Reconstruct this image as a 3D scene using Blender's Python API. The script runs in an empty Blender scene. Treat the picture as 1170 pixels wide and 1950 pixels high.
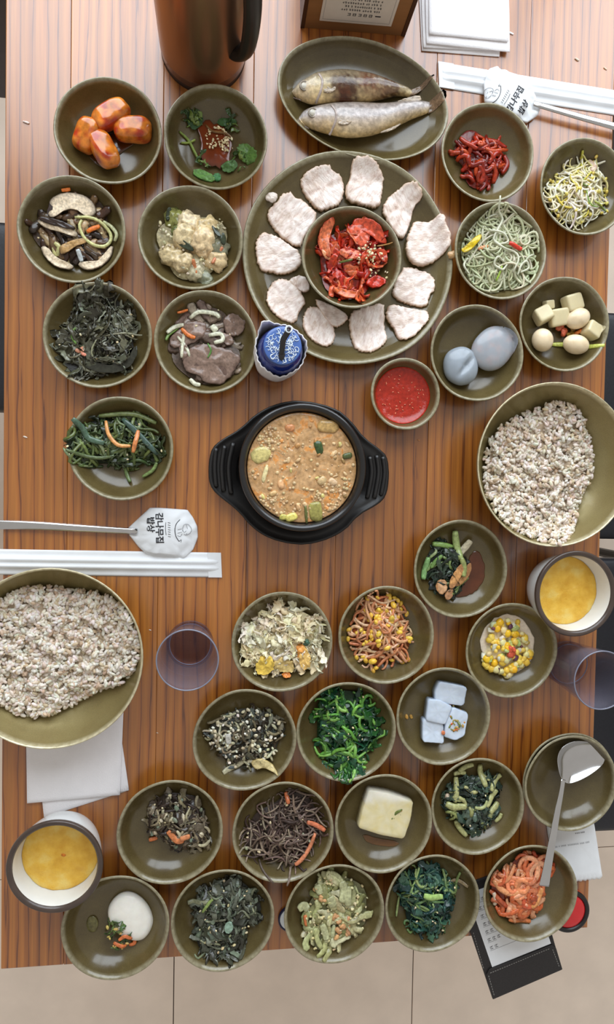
import bpy, math, random
import numpy as np
from mathutils import Matrix, Vector
import mathutils

scn = bpy.context.scene
COL = scn.collection
PI = math.pi

# ------------------------------------------------------------------ camera
TZ = 0.72                      # height of the table top
CAM_H = 0.93                   # lens above the table top
FPX = 1300.0                   # focal length in pixels of the 1170x1950 frame
TILT, PITCH, ROLL = math.radians(-7.627), math.radians(-1.739), math.radians(1.076)
CR = np.array((Matrix.Rotation(TILT, 3, 'Y') @ Matrix.Rotation(PITCH, 3, 'X') @ Matrix.Rotation(ROLL, 3, 'Z')))
cam_d = bpy.data.cameras.new('camera')
cam_d.sensor_fit = 'VERTICAL'
cam_d.sensor_height = 36.0
cam_d.lens = 24.0
cam_d.clip_start = 0.02
cam = bpy.data.objects.new('camera', cam_d)
cam.matrix_world = Matrix.Translation((0, 0, TZ + CAM_H)) @ Matrix(CR.tolist()).to_4x4()
COL.objects.link(cam)
scn.camera = cam

# ------------------------------------------------------------------ light
world = bpy.data.worlds.new('world')
scn.world = world
world.use_nodes = True
bg = world.node_tree.nodes['Background']
bg.inputs['Color'].default_value = (1.0, 0.95, 0.89, 1)
bg.inputs['Strength'].default_value = 0.46

def area(name, loc, rot, sx, sy, power, color):
    d = bpy.data.lights.new(name, 'AREA')
    d.shape = 'RECTANGLE'; d.size = sx; d.size_y = sy
    d.energy = power; d.color = color
    o = bpy.data.objects.new(name, d)
    o.location = loc; o.rotation_euler = rot
    COL.objects.link(o)
    return o
WIN_Y = 1.30
area('window_daylight', (0.35, WIN_Y + 0.06, TZ + 1.20), (math.radians(-90), 0, 0), 2.5, 2.2, 84.0, (0.82, 0.91, 1.0))

scn.view_settings.view_transform = 'Standard'
scn.view_settings.look = 'None'
scn.view_settings.gamma = 1.0
scn.view_settings.use_curve_mapping = False
scn.view_settings.exposure = 0.10

# ------------------------------------------------------------------ helpers
def lin1(v):
    v = v / 255.0
    return v / 12.92 if v <= 0.04045 else ((v + 0.055) / 1.055) ** 2.4
def lin(c):
    return np.array([lin1(c[0]), lin1(c[1]), lin1(c[2])])
def rgba(c):
    l = lin(c); return (l[0], l[1], l[2], 1.0)

def P(x, y, h=0.0):
    """where the sight line of photo pixel (x, y) meets the level h above the table top"""
    d = CR @ np.array([(x - 585.0) / FPX, -(y - 975.0) / FPX, -1.0])
    s = (CAM_H - h) / -d[2]
    return np.array([d[0] * s, d[1] * s, TZ + h])
def scale_at(x, y, h=0.0):
    return float(np.linalg.norm(P(x + 5, y, h) - P(x - 5, y, h)) + np.linalg.norm(P(x, y + 5, h) - P(x, y - 5, h))) / 20.0

def wn(p, s=1.0, seed=0.0):
    """cheap smooth noise in -1..1 for arrays of points"""
    x, y, z = p[..., 0] * s + seed * 1.7, p[..., 1] * s - seed * 2.3, p[..., 2] * s + seed
    return (np.sin(x * 1.0 + 1.3 * np.sin(y * .9 + z) + seed) + np.sin(y * 1.7 + 1.1 * np.sin(z * 1.3 + x * .8)) + np.sin(z * 1.3 + x * 2.1 + 1.2 * np.sin(y * 2.3))) / 3.0

class MB:
    def __init__(s):
        s.v = []; s.f = []; s.c = []; s.n = 0; s.rim = []
    def add(s, v, f, c=(1, 1, 1)):
        v = np.asarray(v, float)
        c = np.asarray(c, float)
        if c.ndim == 1: c = np.tile(c, (len(v), 1))
        s.v.append(v); s.c.append(c)
        n = s.n
        s.f.extend([tuple(i + n for i in q) for q in f])
        s.n += len(v)
        return s
    def box(s, x0, x1, y0, y1, z0, z1, c=(1, 1, 1)):
        v = [(x0, y0, z0), (x1, y0, z0), (x1, y1, z0), (x0, y1, z0), (x0, y0, z1), (x1, y0, z1), (x1, y1, z1), (x0, y1, z1)]
        return s.add(v, [(0, 3, 2, 1), (4, 5, 6, 7), (0, 1, 5, 4), (1, 2, 6, 5), (2, 3, 7, 6), (3, 0, 4, 7)], c)

def root_loc(o):
    l = np.zeros(3)
    while o is not None:
        l = l + np.array(o.location); o = o.parent
    return l
def tag(o, label=None, cat=None, group=None, kind=None):
    if label: o['label'] = label
    if cat: o['category'] = cat
    if group: o['group'] = group
    if kind: o['kind'] = kind
    return o
def build(name, mb, mat, parent=None, loc=None, smooth=True, bevel=0):
    v = np.concatenate(mb.v)
    l = root_loc(parent)
    if loc is not None: l = l + (np.array(loc) - l)
    v = v - l
    me = bpy.data.meshes.new(name)
    me.from_pydata(v.tolist(), [], mb.f)
    a = me.color_attributes.new('Col', 'FLOAT_COLOR', 'POINT')
    c = np.ones((len(v), 4)); c[:, :3] = np.concatenate(mb.c)
    a.data.foreach_set('color', c.ravel())
    if smooth: me.polygons.foreach_set('use_smooth', [True] * len(me.polygons))
    me.materials.append(mat)
    me.update()
    o = bpy.data.objects.new(name, me)
    COL.objects.link(o)
    o.parent = parent
    if loc is not None:
        o.location = Vector(np.array(loc) - root_loc(parent))
    if bevel:
        m = o.modifiers.new('bevel', 'BEVEL'); m.width = bevel; m.segments = 2; m.limit_method = 'ANGLE'
    return o
def thing(name, label, cat, loc, group=None):
    o = bpy.data.objects.new(name, None)
    o.empty_display_size = 0.02
    o.location = Vector(loc)
    COL.objects.link(o)
    return tag(o, label, cat, group)

def catmull(pts, n):
    p = np.asarray(pts, float)
    if len(p) == 2:
        t = np.linspace(0, 1, n)[:, None]; return p[0] * (1 - t) + p[1] * t
    q = np.vstack([2 * p[0] - p[1], p, 2 * p[-1] - p[-2]])
    out = []
    for u in np.linspace(0, len(p) - 1 - 1e-9, n):
        i = int(u); t = u - i
        a, b, c, d = q[i], q[i + 1], q[i + 2], q[i + 3]
        out.append(.5 * ((2 * b) + (c - a) * t + (2 * a - 5 * b + 4 * c - d) * t * t + (3 * b - a - 3 * c + d) * t ** 3))
    return np.array(out)

def tube_vf(path, w, t, k=6, twist=0.0, cup=0.0, up=(0, 0, 1), closed=False):
    """a strip or stem along a path: half width w, half thickness t"""
    p = np.asarray(path, float); n = len(p)
    w = np.broadcast_to(np.asarray(w, float), (n,)); t = np.broadcast_to(np.asarray(t, float), (n,))
    tg = (np.roll(p, -1, 0) - np.roll(p, 1, 0)) if closed else np.gradient(p, axis=0)
    tg /= np.linalg.norm(tg, axis=1)[:, None] + 1e-12
    upv = np.tile(np.array(up, float), (n, 1))
    sd = np.cross(upv, tg); ln = np.linalg.norm(sd, axis=1)[:, None]
    sd = np.where(ln > 1e-4, sd / (ln + 1e-12), np.array([1., 0, 0]))
    nm = np.cross(tg, sd)
    tw = np.broadcast_to(np.asarray(twist, float), (n,))[:, None]
    s2 = sd * np.cos(tw) + nm * np.sin(tw); n2 = nm * np.cos(tw) - sd * np.sin(tw)
    a = np.arange(k) * 2 * PI / k
    ca, sa = np.cos(a), np.sin(a)
    v = p[:, None, :] + s2[:, None, :] * (ca[None, :, None] * w[:, None, None]) + n2[:, None, :] * (sa[None, :, None] * t[:, None, None] + (cup * (ca ** 2))[None, :, None] * w[:, None, None])
    v = v.reshape(-1, 3)
    f = []
    m = n if closed else n - 1
    for i in range(m):
        a0 = i * k; b0 = ((i + 1) % n) * k
        for j in range(k):
            j2 = (j + 1) % k
            f.append((a0 + j, a0 + j2, b0 + j2, b0 + j))
    if not closed:
        f.append(tuple(range(k - 1, -1, -1))); f.append(tuple((n - 1) * k + j for j in range(k)))
    return v, f

def sp(x, e): return np.sign(x) * np.abs(x) ** e
def blob_vf(c, rad, rot=(0, 0, 0), e=1.0, nz=0.0, ns=200.0, nu=12, nv=7, seed=0.0):
    th = np.linspace(-PI / 2, PI / 2, nv + 1)[1:-1]
    ph = np.arange(nu) * 2 * PI / nu
    T, F = np.meshgrid(th, ph, indexing='ij')
    x = sp(np.cos(T), e) * sp(np.cos(F), e); y = sp(np.cos(T), e) * sp(np.sin(F), e); z = sp(np.sin(T), e)
    v = np.vstack([[0, 0, -1], np.stack([x, y, z], -1).reshape(-1, 3), [0, 0, 1]]) * np.array(rad)
    R = np.array(mathutils.Euler(rot).to_matrix())
    v = v @ R.T + np.array(c)
    if nz:
        d = v - np.array(c); v = v + d * (wn(v, ns, seed) * nz)[:, None]
    f = []
    for j in range(nu): f.append((0, 1 + (j + 1) % nu, 1 + j))
    for i in range(nv - 2):
        for j in range(nu):
            a = 1 + i * nu; j2 = (j + 1) % nu
            f.append((a + j, a + j2, a + nu + j2, a + nu + j))
    l = 1 + (nv - 2) * nu; top = l + nu
    for j in range(nu): f.append((l + j, l + (j + 1) % nu, top))
    return v, f

def chaikin(p, it=2):
    p = np.asarray(p, float)
    for _ in range(it):
        q = np.roll(p, -1, 0)
        p = np.stack([.75 * p + .25 * q, .25 * p + .75 * q], 1).reshape(-1, p.shape[1])
    return p
def resample(p, m):
    p = np.vstack([p, p[:1]]); d = np.concatenate([[0], np.cumsum(np.linalg.norm(np.diff(p, axis=0), axis=1))])
    u = np.linspace(0, d[-1], m, endpoint=False)
    return np.stack([np.interp(u, d, p[:, i]) for i in range(p.shape[1])], 1)

def slab_vf(poly, z0, thick, top=None, m=36, smooth=1, jag=0.0, rings=(1.0, .985, .93, .78, .55, .3), edge=(0.0, .55, .93, 1, 1, 1), seed=0.0, bump=0.0, bs=150.0, tilt=(0, 0), dome=0.0):
    """a slice, sheet or pool with its own outline and thickness; returns verts, faces, ring index per vert (0 edge .. 1 centre)"""
    p = np.asarray(poly, float)[:, :2]
    area2 = np.sum(p[:, 0] * np.roll(p[:, 1], -1) - p[:, 1] * np.roll(p[:, 0], -1))
    if area2 < 0: p = p[::-1]
    if smooth == 'sharp':
        q = np.roll(p, -1, 0); p = np.stack([.92 * p + .08 * q, .08 * p + .92 * q], 1).reshape(-1, 2)
    elif smooth: p = chaikin(p, smooth)
    p = resample(p, m)
    c = p.mean(0)
    p0 = p
    if jag:
        rr = np.random.RandomState(int(seed * 13 + 7) % 9999)
        p = p + (p - c) * (rr.uniform(-jag, jag, m))[:, None]
    V = [np.column_stack([c + (p - c) * .97, np.full(m, z0)])]; I = [np.zeros(m)]
    for i, (s, e) in enumerate(zip(rings, edge)):
        q = c + (p - c) * s if s > .9 else c + (p0 - c) * s
        V.append(np.column_stack([q, z0 + thick * np.full(m, e) + dome * (1 - s * s)])); I.append(np.full(m, 1 - s))
    V.append(np.array([[c[0], c[1], z0 + thick + dome]])); I.append(np.array([1.0]))
    for s in (.72, .42):
        V.append(np.column_stack([c + (p0 - c) * s, np.full(m, z0)])); I.append(np.zeros(m))
    V.append(np.array([[c[0], c[1], z0]])); I.append(np.zeros(1))
    v = np.vstack(V); I = np.concatenate(I)
    k = np.concatenate([np.zeros(m)] + [np.full(m, e) for e in edge] + [[1.0], np.zeros(2 * m + 1)])
    slab_vf.K = k
    if top is not None:
        zt = top(v[:, :2])
        v[:, 2] = v[:, 2] + (zt - z0 - thick) * k
    if bump: v[:, 2] += bump * wn(v * np.array([1, 1, 0]) + seed, bs, seed) * (k > 0)
    v[:, 2] += (v[:, 0] - c[0]) * tilt[0] + (v[:, 1] - c[1]) * tilt[1]
    f = []
    nr = len(rings) + 1; b0 = nr * m + 1
    for (u, w) in ((0, b0), (b0, b0 + m)):
        for j in range(m):
            j2 = (j + 1) % m; f.append((u + j2, u + j, w + j, w + j2))
    for j in range(m): f.append((b0 + m + (j + 1) % m, b0 + m + j, b0 + 2 * m))
    for i in range(nr - 1):
        for j in range(m):
            j2 = (j + 1) % m
            f.append((i * m + j, i * m + j2, (i + 1) * m + j2, (i + 1) * m + j))
    t = nr * m
    for j in range(m): f.append(((nr - 1) * m + j, (nr - 1) * m + (j + 1) % m, t))
    return v, f, I

def lathe_vf(prof, n=64, c=(0, 0, 0), wob=0.0, seed=0.0, wobz=0.0):
    prof = np.asarray(prof, float)
    a = np.arange(n) * 2 * PI / n
    k = 1 + wob * (np.sin(2 * a + seed) + .6 * np.sin(3 * a + seed * 2.1) + .35 * np.sin(7 * a + seed * 3.3))
    kz = wobz * (np.sin(2 * a + seed * 1.4) + .5 * np.sin(5 * a + seed))
    zm = prof[:, 1].max()
    V = np.zeros((len(prof), n, 3))
    V[:, :, 0] = prof[:, 0:1] * (np.cos(a) * k)[None]; V[:, :, 1] = prof[:, 0:1] * (np.sin(a) * k)[None]
    V[:, :, 2] = prof[:, 1:2] + kz[None] * (prof[:, 1:2] / zm) ** 2
    v = V.reshape(-1, 3) + np.array(c)
    f = []
    for i in range(len(prof) - 1):
        for j in range(n):
            j2 = (j + 1) % n
            f.append((i * n + j, i * n + j2, (i + 1) * n + j2, (i + 1) * n + j))
    return v, f

# ------------------------------------------------------------------ materials
def newmat(name):
    m = bpy.data.materials.new(name); m.use_nodes = True
    nt = m.node_tree
    return m, nt, nt.nodes['Principled BSDF']
def node(nt, typ, **kw):
    n = nt.nodes.new(typ)
    for k, v in kw.items():
        if k in n.inputs: n.inputs[k].default_value = v
        else: setattr(n, k, v)
    return n
def mixrgb(nt, blend, a, b, fac=1.0):
    n = nt.nodes.new('ShaderNodeMix'); n.data_type = 'RGBA'; n.blend_type = blend
    for sock, val in ((n.inputs['Factor'], fac), (n.inputs['A'], a), (n.inputs['B'], b)):
        if isinstance(val, bpy.types.NodeSocket): nt.links.new(val, sock)
        elif isinstance(val, tuple): sock.default_value = val
        else: sock.default_value = val
    return n.outputs['Result']
def ramp(nt, src, stops):
    r = nt.nodes.new('ShaderNodeValToRGB')
    e = r.color_ramp.elements
    while len(e) < len(stops): e.new(0.5)
    for i, (p, c) in enumerate(stops):
        e[i].position = p; e[i].color = c if len(c) == 4 else rgba(c)
    nt.links.new(src, r.inputs[0])
    return r.outputs[0]
def coords(nt, kind='Object', scale=(1, 1, 1)):
    tc = nt.nodes.new('ShaderNodeTexCoord'); mp = nt.nodes.new('ShaderNodeMapping')
    mp.inputs['Scale'].default_value = scale
    nt.links.new(tc.outputs[kind], mp.inputs[0])
    return mp.outputs[0]
def noise(nt, vec, scale, detail=3.0, rough=.55, dist=0.0):
    n = node(nt, 'ShaderNodeTexNoise', Scale=scale, Detail=detail, Roughness=rough, Distortion=dist)
    nt.links.new(vec, n.inputs['Vector'])
    return n.outputs['Fac']
def bump(nt, bs, h, strength=.3, dist=.001):
    b = node(nt, 'ShaderNodeBump', Strength=strength, Distance=dist)
    nt.links.new(h, b.inputs['Height']); nt.links.new(b.outputs[0], bs.inputs['Normal'])
def setp(bs, rough=.5, metal=0.0, spec=.5, coat=0.0, trans=0.0, ior=None, sss=0.0):
    bs.inputs['Roughness'].default_value = rough; bs.inputs['Metallic'].default_value = metal
    bs.inputs['Specular IOR Level'].default_value = spec
    bs.inputs['Coat Weight'].default_value = coat; bs.inputs['Coat Roughness'].default_value = .12
    bs.inputs['Transmission Weight'].default_value = trans
    if ior: bs.inputs['IOR'].default_value = ior
    if sss:
        bs.inputs['Subsurface Weight'].default_value = sss
        bs.inputs['Subsurface Radius'].default_value = (.004, .003, .002)

def mat_food(name, rough=.42, spec=.5, coat=0.0, var=.35, scale=350.0, bstr=.25, sss=0.0, trans=0.0, alpha=1.0):
    m, nt, bs = newmat(name)
    at = nt.nodes.new('ShaderNodeAttribute'); at.attribute_name = 'Col'
    co = coords(nt)
    n = noise(nt, co, scale, 3.0)
    lo, hi = 1 - var, 1 + var
    g = ramp(nt, n, [(.3, (lo, lo, lo, 1)), (.7, (hi, hi, hi, 1))])
    c = mixrgb(nt, 'MULTIPLY', at.outputs['Color'], g)
    nt.links.new(c, bs.inputs['Base Color'])
    setp(bs, rough, 0, spec, coat, trans, 1.36, sss)
    if bstr: bump(nt, bs, n, bstr, .0012)
    return m
def mat_plain(name, c, rough=.5, metal=0.0, spec=.5, coat=0.0, var=.08, scale=60.0, bstr=0.0, stretch=(1, 1, 1), bscale=None):
    m, nt, bs = newmat(name)
    co = coords(nt, 'Object', stretch)
    n = noise(nt, co, scale, 4.0)
    l = lin(c); lo, hi = l * (1 - var), l * (1 + var)
    col = ramp(nt, n, [(.3, (*lo, 1)), (.7, (*hi, 1))])
    nt.links.new(col, bs.inputs['Base Color'])
    setp(bs, rough, metal, spec, coat)
    if bstr:
        nb = noise(nt, co, bscale or scale * 3, 3.0) if bscale else n
        bump(nt, bs, nb, bstr, .001)
    return m

def mat_wood():
    m, nt, bs = newmat('table_wood')
    oi = nt.nodes.new('ShaderNodeObjectInfo')
    tc = nt.nodes.new('ShaderNodeTexCoord')
    add = node(nt, 'ShaderNodeVectorMath', operation='MULTIPLY_ADD')
    nt.links.new(oi.outputs['Random'], add.inputs[0]); add.inputs[1].default_value = (3.1, 17.0, 5.0)
    nt.links.new(tc.outputs['Object'], add.inputs[2])
    mp = nt.nodes.new('ShaderNodeMapping'); mp.inputs['Scale'].default_value = (1, .05, 1)
    nt.links.new(add.outputs[0], mp.inputs[0])
    w = node(nt, 'ShaderNodeTexWave', Scale=21.0, Distortion=7.5, Detail=4.0)
    w.inputs['Detail Scale'].default_value = 1.6; w.inputs['Detail Roughness'].default_value = .62
    w.wave_type = 'BANDS'; w.bands_direction = 'X'; w.wave_profile = 'SAW'
    nt.links.new(mp.outputs[0], w.inputs['Vector'])
    base = ramp(nt, w.outputs['Fac'], [(0, (156, 93, 30)), (.5, (176, 111, 40)), (.86, (158, 92, 29)), (.95, (98, 48, 13)), (1, (143, 82, 27))])
    mp2 = nt.nodes.new('ShaderNodeMapping'); mp2.inputs['Scale'].default_value = (1, .02, 1)
    nt.links.new(add.outputs[0], mp2.inputs[0])
    fib = noise(nt, mp2.outputs[0], 260.0, 4.0, .6)
    g = ramp(nt, fib, [(.25, (.72, .70, .68, 1)), (.75, (1.18, 1.18, 1.18, 1))])
    c = mixrgb(nt, 'MULTIPLY', base, g)
    big = noise(nt, mp.outputs[0], 9.0, 2.0)
    g2 = ramp(nt, big, [(.3, (.80, .76, .74, 1)), (.7, (1.14, 1.12, 1.08, 1))])
    c = mixrgb(nt, 'MULTIPLY', c, g2)
    tone = ramp(nt, oi.outputs['Random'], [(0, (.86, .82, .80, 1)), (1, (1.12, 1.10, 1.06, 1))])
    c = mixrgb(nt, 'MULTIPLY', c, tone)
    nt.links.new(c, bs.inputs['Base Color'])
    setp(bs, .32, 0, .5, 1.0)
    bs.inputs['Coat Roughness'].default_value = .22; bs.inputs['Coat IOR'].default_value = 1.65
    bump(nt, bs, fib, .10, .0006)
    return m

def mat_glaze(name, c, c2, rimc, rough=.26, speck=True):
    m, nt, bs = newmat(name)
    at = nt.nodes.new('ShaderNodeAttribute'); at.attribute_name = 'Col'
    oi = nt.nodes.new('ShaderNodeObjectInfo')
    co = coords(nt)
    n = noise(nt, co, 26.0, 4.0)
    col = ramp(nt, n, [(.3, c), (.7, c2)])
    f = noise(nt, co, 900.0, 2.0)
    g = ramp(nt, f, [(.3, (.88, .88, .88, 1)), (.7, (1.1, 1.1, 1.1, 1))])
    col = mixrgb(nt, 'MULTIPLY', col, g)
    tone = ramp(nt, oi.outputs['Random'], [(0, (.9, .9, .9, 1)), (1, (1.1, 1.1, 1.08, 1))])
    col = mixrgb(nt, 'MULTIPLY', col, tone)
    rn = noise(nt, co, 160.0, 3.0)
    sep = nt.nodes.new('ShaderNodeSeparateColor'); nt.links.new(at.outputs['Color'], sep.inputs[0])
    mu = node(nt, 'ShaderNodeMath', operation='MULTIPLY'); nt.links.new(sep.outputs[0], mu.inputs[0])
    rr = ramp(nt, rn, [(.3, (.45, .45, .45, 1)), (.62, (1, 1, 1, 1))]); nt.links.new(rr, mu.inputs[1])
    col = mixrgb(nt, 'MIX', col, rgba(rimc), mu.outputs[0])
    nt.links.new(col, bs.inputs['Base Color'])
    setp(bs, rough, 0, .5, .25)
    bump(nt, bs, noise(nt, co, 90.0, 3.0), .12, .0012)
    return m

def mat_glass(name, c, rough=.05):
    """thin tinted plastic: tinted see-through plus a Fresnel sheen"""
    m, nt, bs = newmat(name)
    tr = nt.nodes.new('ShaderNodeBsdfTransparent'); tr.inputs[0].default_value = rgba(c)
    bs.inputs['Base Color'].default_value = rgba((132, 130, 142)); setp(bs, rough, 0, .5)
    fr = node(nt, 'ShaderNodeLayerWeight', Blend=.30)
    r = nt.nodes.new('ShaderNodeMapRange'); r.inputs['To Min'].default_value = .03; r.inputs['To Max'].default_value = .6
    nt.links.new(fr.outputs['Facing'], r.inputs['Value'])
    mx = nt.nodes.new('ShaderNodeMixShader')
    nt.links.new(r.outputs[0], mx.inputs[0]); nt.links.new(tr.outputs[0], mx.inputs[1]); nt.links.new(bs.outputs[0], mx.inputs[2])
    nt.links.new(mx.outputs[0], nt.nodes['Material Output'].inputs['Surface'])
    return m

WOOD = mat_wood()
GLAZE = mat_glaze('olive_glaze', (80, 67, 38), (100, 87, 54), (152, 144, 116), .22)
FOOD = mat_food('food_moist', .38)
FOODW = mat_food('food_wet', .22, .55, .35, .30, 300.0, .2)
FOODP = mat_food('food_pale', .28, .5, .25, .10, 300.0, .15)
FOODD = mat_food('food_dry', .6, .4, 0, .4, 500.0, .35)
JELLY = mat_food('food_smooth', .22, .5, .3, .05, 90.0, .05, .35)
NOODLE = mat_food('noodle_clear', .18, .5, .2, .06, 200.0, .05, 0.0, .2)
RICE = mat_food('rice_grain', .40, .5, .1, .14, 260.0, .05, .0)
BRASS = mat_glaze('brass_satin', (142, 126, 82), (152, 138, 92), (214, 204, 170), .38)
BRASS.node_tree.nodes['Principled BSDF'].inputs['Metallic'].default_value = .35
PAPER = mat_plain('white_paper', (232, 234, 236), .62, var=.03, scale=40, bstr=.15, bscale=120)
NAPKIN = mat_plain('napkin_tissue', (240, 236, 236), .85, var=.03, scale=30, bstr=.5, bscale=900)
BLACKP = mat_plain('black_stoneware', (22, 20, 20), .28, coat=.3, var=.2, bstr=.08)
BLACKM = mat_plain('black_plastic', (26, 24, 23), .38, var=.15, bstr=.08)
STEEL = mat_plain('polished_steel', (205, 205, 205), .14, 1.0, var=.03)
INK = mat_plain('black_ink', (34, 34, 40), .6)
GREYINK = mat_plain('grey_ink', (150, 150, 152), .6)
# ================================================================== THE SETTING
# floor: 60 cm tiles with a dark joint, seen past the near and right edges of the table
FX, FY = -0.0843, -0.9227
JOINT = mat_plain('tile_joint', (70, 60, 55), .8)
TILE = mat_plain('beige_tile', (240, 222, 204), .45, var=.06, scale=9, bstr=.05, bscale=200)
mb = MB(); mb.box(-1.9, 2.3, -2.2, 1.3, -0.05, -0.004)
floor = tag(build('floor', mb, JOINT, smooth=False), 'pale beige square tiled floor with thin dark joints below the table', None, None, 'structure')
tile_me = None
for i in range(-3, 4):
    for j in range(-2, 4):
        x0, y0 = FX + .6 * i, FY + .6 * j
        if x0 + .6 > 2.3 or y0 + .6 > 1.3 or x0 < -1.9 or y0 < -2.2: continue
        if tile_me is None:
            mb = MB(); mb.box(.0011, .5989, .0011, .5989, -0.004, 0)
            o = build('tile', mb, TILE, floor, smooth=False, bevel=.0008); tile_me = o.data
        else:
            o = bpy.data.objects.new('tile', tile_me); COL.objects.link(o); o.parent = floor
            m = o.modifiers.new('bevel', 'BEVEL'); m.width = .0008; m.segments = 2
        o.location = (x0, y0, 0)

# window wall beyond the far end of the table
WALLM = mat_plain('warm_plaster', (205, 196, 182), .8, var=.04, scale=8)
FRAMEM = mat_plain('dark_window_frame', (52, 42, 36), .45)
mb = MB()
wx0, wx1, wz0, wz1 = -0.9, 1.6, TZ + .10, TZ + 2.30
mb.box(-1.9, wx0, WIN_Y, WIN_Y + .1, 0, 3.2); mb.box(wx1, 2.3, WIN_Y, WIN_Y + .1, 0, 3.2)
mb.box(wx0, wx1, WIN_Y, WIN_Y + .1, 0, wz0); mb.box(wx0, wx1, WIN_Y, WIN_Y + .1, wz1, 3.2)
tag(build('wall_back', mb, WALLM, smooth=False), 'plain wall with a wide window at the far table end', None, None, 'structure')
win = thing('window_1', 'wide window with dark frame beyond the far table end', None, (.35, WIN_Y + .03, wz0)); win['kind'] = 'structure'
for a, b, c, d in ((wx0, wx1, wz0, wz0 + .05), (wx0, wx1, wz1 - .05, wz1), (wx0, wx0 + .05, wz0 + .05, wz1 - .05), (wx1 - .05, wx1, wz0 + .05, wz1 - .05), (.78, .83, wz0 + .05, wz1 - .05)):
    mb = MB(); mb.box(a, b, WIN_Y - .01, WIN_Y + .05, c, d)
    build('window_frame', mb, FRAMEM, win, smooth=False)

# ------------------------------------------------------------------ table
TX0, TX1, TY0, TY1 = -0.2736, 0.5573, -0.6406, 0.87
table = thing('dining_table', 'long orange-brown wooden dining table crowded with side dishes', 'table', ((TX0 + TX1) / 2, (TY0 + TY1) / 2, 0))
edges = [TX0] + [P(x, 1000)[0] for x in (128, 302, 470, 640, 812, 985)] + [TX1]
for i in range(len(edges) - 1):
    mb = MB(); mb.box(edges[i] + (.0001 if i else 0), edges[i + 1] - .0001, TY0, TY1, TZ - .032, TZ)
    build('plank', mb, WOOD, table, smooth=False, bevel=.0007 if 0 < i < 6 else .0012)
mb = MB()
for y in (TY0 + .08, TY1 - .14):
    mb.box(TX0 + .06, TX1 - .06, y, y + .025, TZ - .10, TZ - .033)
build('apron', mb, WOOD, table, smooth=False)
for x in (TX0 + .06, TX1 - .12):
    for y in (TY0 + .06, TY1 - .12):
        mb = MB(); mb.box(x, x + .06, y, y + .06, 0, TZ - .033)
        build('leg', mb, WOOD, table, smooth=False, bevel=.004)

# ------------------------------------------------------------------ chairs (only their seat edges show)
LEATHER = mat_plain('black_leather', (30, 30, 36), .42, var=.2, scale=300, bstr=.2)
CHLEG = mat_plain('chair_metal', (40, 38, 36), .35, .6)
def chair(cx, cy, side, label, w=.42, d=.42, zs=.46):
    t = thing('dining_chair', label, 'chair', (cx, cy, 0), 'chairs drawn up to the table')
    v, f = blob_vf((cx, cy, zs - .028), (d / 2, w / 2, .03), e=.22, nu=40, nv=12)
    build('seat', MB().add(v, f), LEATHER, t)
    bx = cx + side * (d / 2 - .02)
    pts = [(bx, cy - w / 2 + .03, zs + .16), (bx + side * .035, cy, zs + .17), (bx, cy + w / 2 - .03, zs + .16)]
    v, f = tube_vf(catmull(pts, 13), .014, .11, k=14)
    build('backrest', MB().add(v, f), LEATHER, t)
    mb = MB()
    mb.box(cx - d / 2 + .02, cx + d / 2 - .02, cy - w / 2 + .02, cy + w / 2 - .02, zs - .075, zs - .059)
    build('seat_frame', mb, CHLEG, t, smooth=False)
    for sx in (-1, 1):
        for sy in (-1, 1):
            x, y = cx + sx * (d / 2 - .03), cy + sy * (w / 2 - .03)
            top = zs + .06 if sx == side else zs - .06
            v, f = tube_vf([(x + sx * .015, y + sy * .01, 0), (x, y, top)], .011, .011, k=10, up=(1, 0, 0))
            build('leg', MB().add(v, f), CHLEG, t)
    return t
def at_seat(x, y): return P(x, y, .46 - TZ)
sA0, sA1 = at_seat(1150, 592)[1], at_seat(1146, 1028)[1]
chair(.755, (sA0 + sA1) / 2, 1, 'black leather chair at the right table edge beside the rice bowl', w=sA0 - sA1)
sB0, sB1 = at_seat(1140, 1064)[1], at_seat(1130, 1588)[1]
chair(.755, (sB0 + sB1) / 2, 1, 'black leather chair at the right table edge beside the water glass', w=sB0 - sB1)
sC0, sC1 = at_seat(4, 420)[1], at_seat(8, 782)[1]
chair(-.47, (sC0 + sC1) / 2, -1, 'black leather chair at the left edge of the table', w=sC0 - sC1)

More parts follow.
